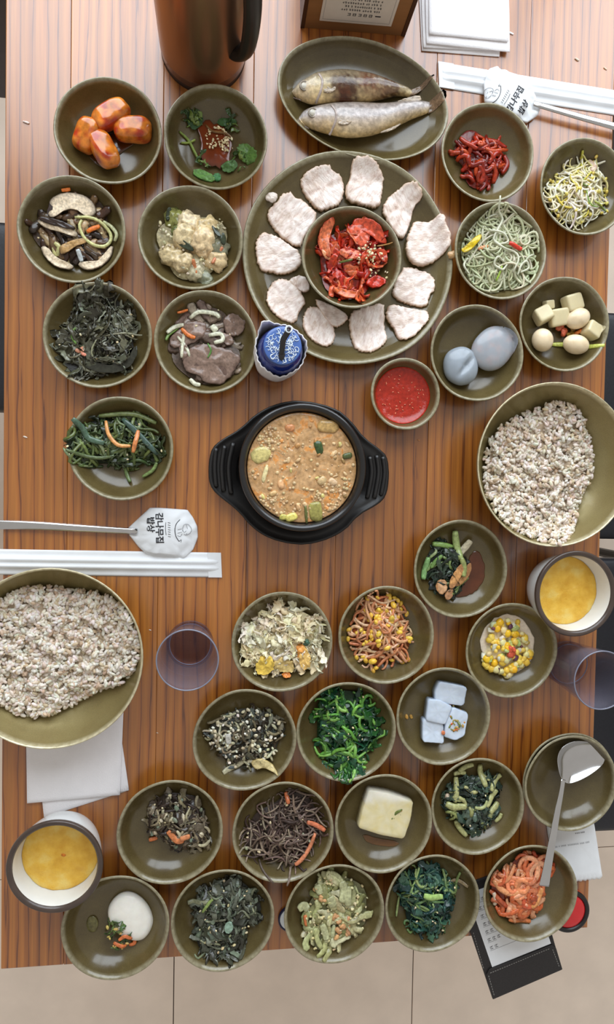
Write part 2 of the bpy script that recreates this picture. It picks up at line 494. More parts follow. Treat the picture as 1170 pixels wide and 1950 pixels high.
# ================================================================== BOWLS AND PLATES
PROF_O = [(0.0, .05), (.40, .05), (.43, .0), (.47, .0), (.50, .07), (.66, .17), (.82, .42), (.925, .72), (.975, .91)]
PROF_L = [(1.0, .965), (.992, .993), (.975, 1.0), (.955, .985)]
PROF_I = [(.93, .89), (.885, .70), (.82, .50), (.72, .33), (.58, .225), (.42, .175), (.22, .155), (.06, .15)]
def densify(pr, n=3):
    pr = np.array(pr); return catmull(pr, (len(pr) - 1) * n + 1)
class Dish:
    def __init__(s, x, y, rx, ry, label, h=.036, z0=0.0, name='side_dish_bowl', cat='bowl', group='olive side dish bowls', mat=None, prof=None, wob=.006, seed=None, ell=None, rot=0.0, rimw=1.0):
        s.h = h; s.z0 = TZ + z0
        ht = h + z0
        c = P(x, y, ht); s.c = c; s.x, s.y = c[0], c[1]
        rx_w = np.linalg.norm(P(x + rx, y, ht) - P(x - rx, y, ht)) / 2; ry_w = np.linalg.norm(P(x, y + ry, ht) - P(x, y - ry, ht)) / 2
        s.R = (rx_w + ry_w) / 2
        po, pl, pi = prof or (PROF_O, PROF_L, PROF_I)
        full = np.vstack([densify(po), densify(pl), densify(pi)])
        s.pi = densify(pl[-1:] + pi)
        seed = seed if seed is not None else x * .37 + y * .11
        pr = full * np.array([s.R, h])
        v, f = lathe_vf(pr, 72, (0, 0, 0), wob, seed, h * .018 if wob else 0)
        if ell:
            R2 = np.array(Matrix.Rotation(rot, 3, 'Z'))
            v = (v * np.array([ell[0], ell[1], 1])) @ R2.T
        s.ell = ell; s.rot = rot
        v = v + np.array([s.x, s.y, s.z0])
        n = len(full)
        r = np.zeros(n); k0 = len(densify(po)); k1 = k0 + len(densify(pl))
        r[k0:k1] = 1.0 * rimw; r[k0 - 1] = .5 * rimw; r[k1] = .4 * rimw
        c3 = np.repeat(r, 72)[:, None] * np.ones(3)
        # close the centre, inside and below
        f.append(tuple(len(v) - 72 + j for j in range(72)))
        s.o = tag(build(name, MB().add(v, f, c3), mat or GLAZE, None, loc=(s.x, s.y, s.z0)), label, cat, group)
    def floor(s, x, y):
        x = np.asarray(x, float) - s.x; y = np.asarray(y, float) - s.y
        if s.ell:
            c_, s_ = math.cos(-s.rot), math.sin(-s.rot)
            x, y = (c_ * x - s_ * y) / s.ell[0], (s_ * x + c_ * y) / s.ell[1]
        r = np.hypot(x, y) / s.R
        pi = s.pi[::-1]
        return s.z0 + s.h * np.interp(r, pi[:, 0], pi[:, 1])

def B(x, y, rx, ry, what, **k):
    return Dish(x, y, rx, ry, 'round olive-brown glazed bowl holding ' + what, **k)
d_rcake = B(206, 248, 105, 101, 'four orange glazed rice cakes')
d_sauce = B(412, 260, 99.5, 100, 'brown sauced greens with sesame near the flask')
d_shii = B(136.5, 436, 106, 101, 'sliced mushrooms and an onion ring')
d_pump = B(363.5, 452, 100, 100, 'creamy pumpkin salad')
d_dried = B(186, 638, 105, 101, 'dark dried leaves left of the beef')
d_beef = B(393, 651, 99, 99, 'grey-brown sliced beef with onion')
d_stem = B(230, 854, 102, 99, 'dark green stems with two carrot strips')
d_squid = B(931, 290, 88.5, 94, 'shiny dark red strips')
d_sprout = B(1116, 355, 87, 91, 'white bean sprouts at the right edge')
d_noodle = B(955, 477, 88, 93, 'clear pale green noodles')
d_quail = B(1077, 617, 86, 90, 'quail eggs and radish cubes')
d_grey = B(910, 672, 89, 92, 'two smooth grey dumplings')
d_gsauce = B(879, 1084, 90, 93, 'greens in brown sauce below the rice bowl')
d_cabb = B(538, 1223, 96, 96, 'frilly white cabbage')
d_rsprout = B(737, 1210, 91, 94, 'reddish seasoned bean sprouts')
d_corn = B(976, 1239, 85, 93, 'corn salad in cream')
d_crumb = B(467, 1410, 98, 98, 'dark chopped greens with pale crumbs')
d_spin = B(661, 1394, 94, 96, 'bright green spinach')
d_cubes = B(846, 1365, 89, 94, 'white jelly cubes')
d_egpl = B(324, 1586, 102, 99, 'brown mushrooms with orange shreds')
d_brack = B(540, 1586, 96, 97, 'thin brown bracken strands')
d_tofu = B(732, 1569, 92, 95, 'a slab of fried tofu')
d_rgrn = B(912, 1536, 88, 93, 'thick pale stems and dark leaves')
d_egg = B(220, 1768, 103, 100, 'a round white egg custard piece')
d_dgrn = B(425, 1754, 98, 98, 'black-green seasoned leaves at the near edge')
d_pale = B(638, 1742, 94, 96, 'pale green stalks dusted with powder')
d_dspin = B(825, 1722, 90, 93, 'blue-green spinach beside the bill folder')
d_low = Dish(1085, 1488, 86, 93, 'lower of the two stacked empty olive bowls under the ladle')
d_top = Dish(1089, 1493, 86.5, 93, 'upper empty olive bowl of the stack with the ladle head in it', z0=.0072)
d_rad = B(1012, 1703, 88, 94, 'orange-red radish shreds on the bill folder', z0=.0085)

PL_O = [(0.0, .08), (.52, .08), (.55, .0), (.60, .0), (.63, .12), (.78, .30), (.92, .68), (.98, .90)]
PL_I = [(.955, .90), (.92, .72), (.85, .46), (.76, .30), (.62, .23), (.40, .20), (.2, .19), (.04, .19)]
PL_L = [(1.0, .965), (.995, .99), (.987, 1.0), (.975, .98)]
d_pork = Dish(667, 491, 200, 204, 'large wavy olive plate with pork slices around a kimchi bowl', h=.027, name='serving_plate', cat='plate', group='large serving plates', prof=(PL_O, PL_L, PL_I), wob=.009, seed=2.2)
d_fish = Dish(694, 187, 140, 136, 'oval olive platter with two grilled fish', h=.027, name='oval_platter', cat='plate', group='large serving plates', prof=(PL_O, PL_L, PL_I), wob=.003, seed=.5, ell=(1.215, .805), rot=math.radians(-11))
DP_I = [(.93, .90), (.88, .74), (.82, .58), (.74, .42), (.62, .29), (.45, .20), (.25, .16), (.06, .15)]
d_kim = Dish(671, 489, 95.5, 97, 'olive kimchi bowl in the middle of the pork plate', h=.044, z0=.0058, prof=(PROF_O, PROF_L, DP_I), wob=.004)
d_paste = Dish(773, 750, 67, 68, 'small olive bowl of red chilli paste', h=.032, name='sauce_bowl', prof=(PROF_O, [(1.0, .965), (.985, .993), (.96, 1.0), (.93, .985)], [(.90, .88), (.85, .68), (.78, .48), (.68, .33), (.5, .23), (.3, .19), (.06, .18)]), wob=.004)

RB_O = [(0.0, .04), (.40, .04), (.42, .0), (.48, .0), (.52, .05), (.72, .20), (.88, .50), (.965, .80), (.985, .95)]
RB_L = [(.997, .985), (.992, 1.0), (.984, 1.0), (.975, .985)]
RB_I = [(.965, .90), (.94, .76), (.87, .52), (.75, .30), (.6, .18), (.42, .12), (.22, .09), (.05, .08)]
d_riceL = Dish(95, 1255, 182, 173, 'brass rice bowl at the left edge above the napkins', h=.068, name='rice_bowl', group='brass rice bowls', mat=BRASS, prof=(RB_O, RB_L, RB_I), wob=0.0)
d_riceR = Dish(1060, 885, 149, 157, 'brass rice bowl at the right edge near the stew', h=.068, name='rice_bowl', group='brass rice bowls', mat=BRASS, prof=(RB_O, RB_L, RB_I), wob=0.0)
# ================================================================== FOOD
rng = np.random.RandomState(11)
def cols(*cs): return [lin(c) for c in cs]
def jit(c, a=.22):
    return np.clip(c * (1 + rng.uniform(-a, a)) * (1 + rng.uniform(-.06, .06, 3)), 0.002, .95)
class Heap:
    def __init__(s, dish, cx, cy, rx, ry, H, name, label, cat='side dish', lump=.10, rot=0.0, p=.75, hollow=0.0):
        s.d = dish; s.H = H
        h0 = dish.z0 - TZ + .006 + H * .6
        s.hh = h0
        c = P(cx, cy, h0); s.x, s.y = c[0], c[1]
        k = scale_at(cx, cy, h0)
        s.rx, s.ry = rx * k, ry * k
        s.rot = rot; s.lump = lump; s.p = p; s.ph = rng.uniform(0, 6, 4); s.hollow = hollow
        s.t = thing(name, label, cat, (s.x, s.y, float(dish.floor(s.x, s.y))), 'seasoned side dishes in the bowls')
        s.grp = {}
    def rho(s, x, y):
        dx, dy = x - s.x, y - s.y
        c_, s_ = math.cos(s.rot), math.sin(s.rot)
        u, v = (c_ * dx + s_ * dy) / s.rx, (-s_ * dx + c_ * dy) / s.ry
        a = np.arctan2(v, u)
        k = 1 + s.lump * (np.sin(2 * a + s.ph[0]) + .7 * np.sin(3 * a + s.ph[1]) + .5 * np.sin(5 * a + s.ph[2]))
        return np.hypot(u, v) / k
    def z(s, x, y):
        x = np.asarray(x, float); y = np.asarray(y, float)
        r = s.rho(x, y)
        n = wn(np.stack([x, y, x * 0], -1), 130.0, s.ph[3])
        d = np.clip(1 - r * r, 0, 1) ** s.p * (1 - s.hollow * np.exp(-(r / .35) ** 2))
        return s.d.floor(x, y) + s.H * d * (.86 + .22 * n)
    def pick(s, m=.92):
        while True:
            u, v = rng.uniform(-1.25, 1.25, 2)
            c_, s_ = math.cos(s.rot), math.sin(s.rot)
            x = s.x + c_ * u * s.rx - s_ * v * s.ry; y = s.y + s_ * u * s.rx + c_ * v * s.ry
            if s.rho(x, y) < m: return x, y
    def base(s, col, mat=None, name='mound', bumpy=.0022, scale=.93):
        n, k = 40, 9
        a = np.arange(n) * 2 * PI / n
        V = []
        for q in np.linspace(1, .08, k):
            u, v = np.cos(a) * s.rx * q * scale, np.sin(a) * s.ry * q * scale
            kk = 1 + s.lump * (np.sin(2 * a + s.ph[0]) + .7 * np.sin(3 * a + s.ph[1]) + .5 * np.sin(5 * a + s.ph[2]))
            u, v = u * kk, v * kk
            c_, s_ = math.cos(s.rot), math.sin(s.rot)
            X, Y = s.x + c_ * u - s_ * v, s.y + s_ * u + c_ * v
            Z = s.z(X, Y) - .0008
            pp = np.stack([X, Y, Z], 1)
            if q < .99: pp[:, 2] += bumpy * wn(pp, 420.0, s.ph[1])
            V.append(pp)
        v = np.vstack(V); f = []
        for i in range(k - 1):
            for j in range(n):
                j2 = (j + 1) % n; f.append((i * n + j, i * n + j2, (i + 1) * n + j2, (i + 1) * n + j))
        f.append(tuple((k - 1) * n + j for j in range(n)))
        c = np.clip(lin(col)[None] * (1 + .35 * wn(v, 500.0, 2.0))[:, None], .002, 1)
        tag(build(name, MB().add(v, f, c), mat or FOOD, s.t), kind='stuff')
        return s
    def emit(s, mb, name, mat, single):
        if single:
            build(name, mb, mat, s.t)
        else:
            key = (name, mat.name)
            if key not in s.grp: s.grp[key] = (MB(), mat)
            for v, c in zip(mb.v, mb.c): pass
            g = s.grp[key][0]
            off = 0
            g.v += mb.v; g.c += mb.c; g.f.extend([tuple(i + g.n for i in q) for q in mb.f]); g.n += mb.n
    def flush(s):
        for (name, _), (mb, mat) in s.grp.items():
            tag(build(name, mb, mat, s.t), kind='stuff')
        s.grp = {}
        return s
    def strands(s, n, L, w, t, cs, name='strand', bulk='strands', mat=None, single=0, curl=0.0, wave=.0015, lift=.003, shape='stem', k=6, npt=9, m=.9, twist=0.0, cup=0.0, jt=.22, dirn=None, over=1.06, head=None, crumple=.0016):
        mat = mat or FOOD
        for i in range(n):
            x, y = s.pick(m)
            top = i >= n - single
            l = L * rng.uniform(.65, 1.25)
            th = (dirn + rng.normal(0, .35)) if dirn is not None else rng.uniform(0, 2 * PI)
            kap = rng.normal(0, 1) * curl
            u = np.linspace(-.5, .5, npt)
            ang = th + kap * u * 2 + .35 * np.sin(u * rng.uniform(3, 7) + rng.uniform(0, 6))
            dx = np.cumsum(np.cos(ang)) * l / npt; dy = np.cumsum(np.sin(ang)) * l / npt
            X, Y = x + dx - dx[npt // 2], y + dy - dy[npt // 2]
            r = s.rho(X, Y); q = np.where(r > over, over / np.maximum(r, 1e-6), 1.0)
            X, Y = s.x + (X - s.x) * q, s.y + (Y - s.y) * q
            Z = s.z(X, Y)
            lf = lift * (rng.uniform(.45, 1.0) if top else rng.uniform(-.4, .6))
            Z = Z + lf + wave * np.sin(u * rng.uniform(4, 9) + rng.uniform(0, 6))
            Z = np.convolve(np.r_[Z[0], Z, Z[-1]], [.25, .5, .25], 'valid')
            Z = np.maximum(Z, s.d.floor(X, Y) + t * 1.05)
            if shape == 'leaf':
                ww = w * np.sin(np.linspace(.2, PI - .12, npt)) ** .8 * (1 + .5 * rng.uniform(-1, 1, npt)) * rng.uniform(.45, 1.15)
            elif shape == 'noodle':
                ww = np.full(npt, w)
            elif shape == 'ribbon':
                ww = w * (1 + .22 * rng.uniform(-1, 1, npt)); ww[0] *= .6; ww[-1] *= .6
            else:
                ww = w * (1 - .35 * np.abs(u * 2) ** 3)
            ww = ww * rng.uniform(.75, 1.25)
            tt = np.minimum(t, ww) if shape in ('leaf', 'ribbon') else ww * (t / w)
            path = np.stack([X, Y, Z], 1)
            tw = twist * rng.normal(0, 1) + np.linspace(0, twist * rng.normal(0, 1.2), npt)
            v, f = tube_vf(path, ww, tt, k, tw, cup * rng.uniform(-1, 1))
            if shape == 'leaf' and crumple:
                v = v + crumple * np.stack([wn(v, 430., 1. + i), wn(v, 470., 2. + i), wn(v, 520., 3. + i)], 1)
                v[:, 2] = np.maximum(v[:, 2], s.d.floor(v[:, 0], v[:, 1]) + .0002)
            c0 = jit(cs[rng.randint(len(cs))], jt); c1 = jit(cs[rng.randint(len(cs))], jt)
            g = np.repeat(np.clip(np.linspace(-.3, .8, npt), 0, 1), k)[:, None]
            c = c0 * (1 - .45 * g) + c1 * .45 * g
            mb = MB().add(v, f, c)
            if head is not None and i % 2 == 0:
                v, f = blob_vf(path[0], (w * 2.3, w * 1.6, w * 1.5), (0, 0, rng.uniform(0, 6)), nu=8, nv=6)
                mb.add(v, f, jit(head, .12))
            s.emit(mb, name if top else bulk, mat, top)
        return s
    def bits(s, n, size, cs, name='crumb', bulk='crumbs', mat=None, single=0, e=1.0, lift=.0015, m=.95, flat=.6, at=None, elong=1.4, nz=.2):
        mat = mat or FOOD
        for i in range(n):
            if at is not None:
                px, py, pr = at; a = rng.uniform(0, 6.3); q = pr * math.sqrt(rng.uniform(0, 1))
                w_ = P(px + q * math.cos(a), py + q * math.sin(a), s.hh); x, y = w_[0], w_[1]
            else: x, y = s.pick(m)
            r = size * rng.uniform(.65, 1.35)
            z = float(np.maximum(s.z(x, y) + lift * rng.uniform(.2, 1.2), s.d.floor(x, y) + r * .4))
            v, f = blob_vf((x, y, z), (r * elong, r, r * flat), (rng.uniform(-.5, .5), rng.uniform(-.5, .5), rng.uniform(0, 6)), e, nz, 900, 8, 5, i)
            top = i >= n - single
            s.emit(MB().add(v, f, jit(cs[rng.randint(len(cs))], .15)), name if top else bulk, mat, top)
        return s
    def strip(s, pts, w, t, col, name='carrot_strip', mat=None, dz=.002, n=11, k=8, twist=0.0, cup=0.0, shape='stem', arc=0.0, label=None):
        q = np.array([P(a, b, s.hh + .006) for a, b in pts])
        q = catmull(q[:, :2], n)
        z = s.z(q[:, 0], q[:, 1])
        z = np.convolve(np.r_[z[0], z, z[-1]], [.25, .5, .25], 'valid') + dz + arc * np.sin(np.linspace(0, PI, n))
        z = np.maximum(z, s.d.floor(q[:, 0], q[:, 1]) + t)
        u = np.linspace(-1, 1, n)
        ww = w * (1 - .3 * np.abs(u) ** 4) if shape == 'stem' else w * np.sin(np.linspace(.2, PI - .2, n)) ** .6
        v, f = tube_vf(np.column_stack([q, z]), ww, t, k, twist, cup)
        c = np.clip(lin(col)[None] * (1 + .15 * wn(v, 700.0, 1.0))[:, None], 0, 1)
        o = build(name, MB().add(v, f, c), mat or FOOD, s.t)
        if label: o['label'] = label
        return s
    def piece(s, poly, thick, col, edge=None, name='slice', mat=None, dz=.001, bumpa=.0012, bs=250.0, jag=.03, m=34, tilt=(0, 0), smooth=1, follow=.7, dome=0.0):
        q = np.array([P(a, b, s.hh + .004) for a, b in poly])
        c0 = q.mean(0)
        zc = float(s.z(c0[0], c0[1])) + dz
        def top(xy): return zc + thick + follow * (s.z(xy[:, 0], xy[:, 1]) + dz - zc)
        v, f, I = slab_vf(q, zc, thick, top, m, smooth, jag, seed=rng.uniform(0, 50), bump=bumpa, bs=bs, tilt=tilt, dome=dome)
        fl = s.d.floor(v[:, 0], v[:, 1])
        kk = slab_vf.K
        v[:m, 2] = np.minimum(v[:m, 2], v[m:2 * m, 2])
        v[:, 2] = np.maximum(v[:, 2], fl + .0002 + kk * thick)
        a = lin(col); b = lin(edge) if edge is not None else a
        g = np.clip(I * 7, 0, 1)[:, None]
        c = (b * (1 - g) + a * g) * (1 + .12 * wn(v, 420.0, 3.0))[:, None]
        build(name, MB().add(v, f, np.clip(c, 0, 1)), mat or FOOD, s.t)
        return s

SES = cols((232, 218, 176), (215, 196, 150))
CAR = (222, 120, 52)

def free_piece(dish, poly, z, thick, col, edge, name, label, cat, group, mat, h=.02, m=40, jag=.03, bumpa=.0012, bs=200.0, dome=0.0, tilt=(0, 0), smooth=1, streak=None, rings=(1.0, .985, .93, .78, .55, .3), edgez=(0, .55, .93, 1, 1, 1)):
    """one loose piece of food (a thing of its own) on a dish"""
    q = np.array([P(a, b, h) for a, b in poly]); c0 = q.mean(0)
    v, f, I = slab_vf(q, z, thick, None, m, smooth, jag, seed=rng.uniform(0, 50), bump=bumpa, bs=bs, dome=dome, tilt=tilt, rings=rings, edge=edgez)
    v[:, 2] += np.maximum(0, dish.floor(v[:, 0], v[:, 1]) + .0004 - z)
    a = lin(col); b = lin(edge)
    g = np.clip(I * 9, 0, 1)[:, None]
    c = b * (1 - g) + a * g
    if streak is not None:
        ang, sc, c2, amt = streak
        u = (v[:, 0] * math.cos(ang) + v[:, 1] * math.sin(ang)) * sc
        w_ = np.clip(np.sin(u + 1.5 * wn(v, 160.0, ang)) * .9 - .1, 0, 1)[:, None] * amt
        c = c * (1 - w_) + lin(c2) * w_
    c = c * (1 + .07 * wn(v, 300.0, 1.0))[:, None]
    o = build(name, MB().add(v, f, np.clip(c, 0, 1)), mat, None, loc=(c0[0], c0[1], z))
    return tag(o, label, cat, group)

# ---- four glazed rice cakes
CAKE = mat_food('glazed_rice_cake', .16, .6, .6, .45, 70.0, .06, .1)
zc = d_rcake.z0 + .0085
for (a, b, w, lab, dz) in (((152, 282), (178, 228), 23, 'orange glazed rice cake at the left of the four', .0), ((182, 238), (241, 200), 22, 'orange glazed rice cake at the top of the four', .004), ((217, 243), (288, 247), 23, 'orange glazed rice cake pointing right', .001), ((180, 252), (216, 316), 22, 'orange glazed rice cake reaching towards the bowl bottom', .003)):
    A = P(*a, .022); Bp = P(*b, .022); k = scale_at(206, 248, .022)
    L = np.linalg.norm(Bp - A) / 2; c = (A + Bp) / 2; c[2] = zc + .010 + dz
    ang = math.atan2(Bp[1] - A[1], Bp[0] - A[0])
    v, f = blob_vf(c, (L * 1.04, w * k, w * k * .85), (rng.uniform(-.3, .3), rng.uniform(-.12, .12), ang), .62, .05, 120, 32, 20, ang)
    v[:, 2] = np.maximum(v[:, 2], d_rcake.floor(v[:, 0], v[:, 1]) + .0003)
    n = np.clip(wn(v, 190.0, ang + 3) * 1.6 + .15, 0, 1)[:, None]
    cc = lin((226, 132, 44)) * (1 - n) + lin((176, 52, 18)) * n
    tag(build('glazed_rice_cake', MB().add(v, f, cc), CAKE, None, loc=(c[0], c[1], zc)), lab, 'rice cake', 'glazed rice cakes')
SAUCEM = mat_food('thin_sauce', .08, .6, .5, .15, 60, .02)
free_piece(d_rcake, [(165, 290), (190, 250), (240, 250), (262, 268), (240, 282), (215, 300), (205, 322), (180, 312)], d_rcake.z0 + .0062, .0008, (92, 48, 18), (80, 60, 30), 'glaze_pool', 'thin brown glaze pooled under the rice cakes', 'sauce', None, SAUCEM, h=.01, dome=.0004, bumpa=.0001)

# ---- greens with brown sauce and sesame
hp = Heap(d_sauce, 410, 275, 48, 46, .005, 'sauced_greens', 'green leaves and brown sauce topped with sesame seeds', lump=.12)
hp.piece([(372, 235), (395, 228), (425, 235), (442, 262), (440, 300), (425, 318), (395, 318), (378, 300), (382, 270)], .0011, (112, 46, 16), (84, 40, 16), 'sauce', SAUCEM, follow=.3, bumpa=.0003, jag=.10)
for (lx, ly, n_) in ((368, 226, 9), (440, 232, 7), (385, 306, 5), (452, 306, 5)):
    sv = (hp.x, hp.y, hp.rx, hp.ry); q_ = P(lx, ly, hp.hh); hp.x, hp.y, hp.rx, hp.ry = q_[0], q_[1], .015, .012
    hp.strands(n_, .018, .0032, .0005, cols((50, 76, 34), (78, 104, 48), (104, 124, 56)), 'leaf', 'leaves', FOODW, n_, .9, .0015, .003, 'leaf', 8, 10, .9, .5, .5)
    hp.x, hp.y, hp.rx, hp.ry = sv
for pl, c in (([(452, 275), (470, 272), (488, 285), (489, 308), (476, 316), (462, 308), (452, 290)], (90, 124, 58)), ([(368, 322), (385, 322), (410, 335), (408, 347), (385, 345), (366, 334)], (98, 140, 70)), ([(420, 312), (445, 300), (457, 312), (440, 330), (422, 322)], (74, 108, 54)), ([(412, 228), (432, 222), (455, 230), (440, 240), (418, 240)], (58, 92, 48)), ([(356, 214), (372, 210), (388, 220), (384, 240), (368, 248), (356, 235)], (50, 78, 44)), ([(405, 330), (420, 328), (422, 344), (410, 346)], (70, 125, 75))):
    hp.piece(pl, .0009, c, None, 'leaf', FOOD, .003, .0018, 330.0, .08)
hp.strip([(342, 250), (358, 262), (368, 280), (380, 305)], .0018, .0012, (128, 148, 62), 'stem', FOODW, .002)
hp.strip([(345, 270), (358, 268), (372, 262)], .0016, .0012, (140, 158, 70), 'stem', FOODW, .002)
hp.strip([(392, 235), (405, 248), (430, 252), (445, 262)], .0018, .0014, (120, 84, 44), 'stem', FOODW, .003)
hp.bits(55, .0013, SES, 'sesame_seed', 'sesame_seeds', FOOD, 10, lift=.004, at=(413, 266, 22), flat=.5, elong=1.5, nz=0)
hp.bits(25, .0013, SES, 'sesame_seed', 'sesame_seeds', FOOD, 0, lift=.004, at=(432, 276, 14), flat=.5, elong=1.5, nz=0)
hp.flush()

# ---- mushrooms and onion
hp = Heap(d_shii, 140, 437, 72, 72, .014, 'sliced_mushrooms', 'dark capped mushroom slices with white flesh and an onion ring', lump=.08)
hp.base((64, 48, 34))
hp.strands(46, .032, .0045, .0022, cols((70, 48, 34), (120, 92, 62), (48, 36, 30), (176, 150, 112)), 'mushroom_strip', 'mushroom_strips', FOODW, 14, .5, .001, .003, 'ribbon')
MU, MD = (230, 210, 180), (54, 38, 30)
for pl in ([(90, 402), (96, 380), (125, 366), (160, 372), (184, 392), (186, 414), (165, 416), (150, 402), (125, 402), (104, 418), (92, 416)], [(64, 420), (95, 424), (130, 434), (152, 446), (146, 456), (120, 446), (90, 438)], [(74, 466), (90, 468), (104, 488), (142, 504), (138, 513), (108, 510), (84, 490)], [(142, 496), (170, 500), (196, 490), (212, 464), (217, 468), (212, 492), (186, 512), (158, 514)], [(112, 470), (140, 458), (168, 452), (172, 462), (145, 470), (125, 486), (113, 484)]):
    hp.piece(pl, .0035, MU if pl[0][0] != 112 else (188, 150, 98), MD, 'mushroom_slice', FOOD, .003, .0012, 240.0, .03)
hp.piece([(68, 416), (95, 418), (128, 428), (150, 438), (140, 442), (95, 432)], .003, (52, 38, 32), MD, 'mushroom_slice', FOODW, .0065)
ON = (206, 204, 140)
hp.strip([(143, 415), (165, 414), (190, 422), (208, 440), (210, 456), (198, 468), (178, 466), (160, 452), (152, 432), (156, 420)], .0022, .0018, ON, 'onion_ring', FOODW, .006, 24)
hp.strip([(196, 420), (212, 430), (222, 446), (218, 458)], .0024, .0016, (196, 196, 150), 'onion_ring', FOODW, .004)
hp.strip([(104, 462), (112, 470), (106, 484), (100, 470)], .003, .0016, (196, 190, 130), 'onion_ring', FOODW, .004)
hp.strip([(118, 364), (135, 362)], .0025, .0016, CAR, 'carrot_strip', FOOD, .005); hp.strip([(166, 442), (190, 430)], .003, .0016, CAR, 'carrot_strip', FOOD, .006)
hp.strip([(148, 475), (154, 495)], .003, .001, (214, 222, 224), 'onion_piece', FOODW, .006)
hp.bits(10, .0012, SES, 'sesame_seed', 'sesame_seeds', FOOD, 0, lift=.006); hp.flush()

# ---- pumpkin salad
hp = Heap(d_pump, 366, 465, 62, 74, .020, 'pumpkin_salad', 'creamy beige pumpkin salad with green skins and carrot', lump=.12, rot=.3)
hp.base((178, 166, 128), FOOD, bumpy=.003)
for (x, y, r, c) in ((335, 415, 24, (150, 150, 84)), (365, 425, 26, (234, 212, 170)), (395, 432, 24, (226, 200, 148)), (352, 452, 24, (226, 204, 158)), (385, 462, 27, (234, 206, 160)), (415, 470, 22, (140, 138, 112)), (328, 484, 26, (212, 190, 144)), (350, 500, 20, (224, 200, 154)), (410, 492, 24, (232, 204, 156)), (372, 512, 22, (210, 200, 166)), (388, 525, 17, (140, 142, 116)), (340, 440, 16, (120, 128, 76))):
    c0 = P(x, y, hp.hh + .004); k = scale_at(x, y, hp.hh) * r
    z = float(hp.z(c0[0], c0[1]))
    v, f = blob_vf((c0[0], c0[1], z), (k, k * .85, k * .62), (rng.uniform(-.4, .4), rng.uniform(-.4, .4), rng.uniform(0, 6)), .8, .22, 330, 22, 14, x)
    v[:, 2] = np.maximum(v[:, 2], d_pump.floor(v[:, 0], v[:, 1]) + .0003)
    n = np.clip(wn(v, 420.0, x) * 2, 0, 1)[:, None]
    build('pumpkin_chunk', MB().add(v, f, np.clip(lin(c) * (1 - .35 * n), 0, 1)), FOODW, hp.t)
for pl in ([(335, 452), (350, 462), (372, 478), (366, 484), (345, 474), (332, 460)], [(400, 428), (416, 440), (424, 456), (412, 452)], [(424, 440), (432, 456), (428, 470), (418, 462)], [(318, 395), (328, 392), (322, 420), (314, 418)]):
    hp.piece(pl, .002, (58, 66, 48), (44, 52, 36), 'pumpkin_skin', FOODW, .0075, .0006)
hp.strip([(404, 502), (414, 486), (424, 470)], .0024, .0016, (206, 130, 90), 'carrot_strip', FOODW, .009); hp.strip([(368, 496), (374, 520)], .0024, .0016, (210, 130, 84), 'carrot_strip', FOODW, .008)
hp.bits(90, .0016, cols((224, 214, 184), (200, 190, 150)), 'crumb', 'crumbs', FOOD, 0, lift=.006); hp.flush()

# ---- leafy heaps
LEAFN = 1.35
def leafy(dish, cx, cy, rx, ry, H, name, label, base, leafc, stemc, nleaf, nstem, lw=.005, LL=.032, sw=.0013, single=26, sgst=10, rot=0., lump=.1, ses=14, mat=None, cup=.5, twist=.6, sl=.03, hollow=0., seeds=SES, ssize=.0011):
    hp = Heap(dish, cx, cy, rx, ry, H, name, label, lump=lump, rot=rot, hollow=hollow)
    hp.base(base)
    hp.strands(int(nleaf * LEAFN), LL * 1.1, lw, .0005, cols(*leafc), 'leaf', 'leaves', mat or FOODW, single, .9, .0022, .0045, 'leaf', 8, 12, .92, twist, cup, .3)
    hp.strands(nstem, sl, sw, sw * .8, cols(*stemc), 'stem', 'stems', mat or FOODW, sgst, .8, .0015, .0050, 'stem', 6, 9, .95)
    if ses: hp.bits(ses, ssize, seeds, 'sesame_seed', 'sesame_seeds', FOOD, 0, lift=.006, nz=.1)
    return hp
DG = ((78, 76, 58), (104, 102, 82), (56, 52, 40), (128, 130, 112), (66, 62, 46))
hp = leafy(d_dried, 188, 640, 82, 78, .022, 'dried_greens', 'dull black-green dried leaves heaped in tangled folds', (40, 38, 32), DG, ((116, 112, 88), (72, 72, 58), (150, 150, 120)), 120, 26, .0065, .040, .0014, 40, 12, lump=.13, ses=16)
hp.strip([(145, 655), (137, 640), (144, 625)], .0016, .0014, (112, 152, 72), 'stem', FOODW, .006); hp.strip([(200, 640), (240, 634), (270, 637)], .0013, .0012, (150, 148, 124), 'stem', FOOD, .005)
hp.bits(6, .003, cols((222, 150, 120), (206, 140, 110)), 'carrot_bit', 'carrot_bits', FOOD, 3, lift=.004, at=(158, 670, 7))
hp.piece([(130, 690), (160, 686), (200, 694), (240, 690), (256, 660), (262, 655), (262, 680), (240, 706), (200, 712), (160, 700)], .0012, (82, 84, 66), (50, 50, 40), 'leaf', FOODW, .003, .0018, 330); hp.flush()

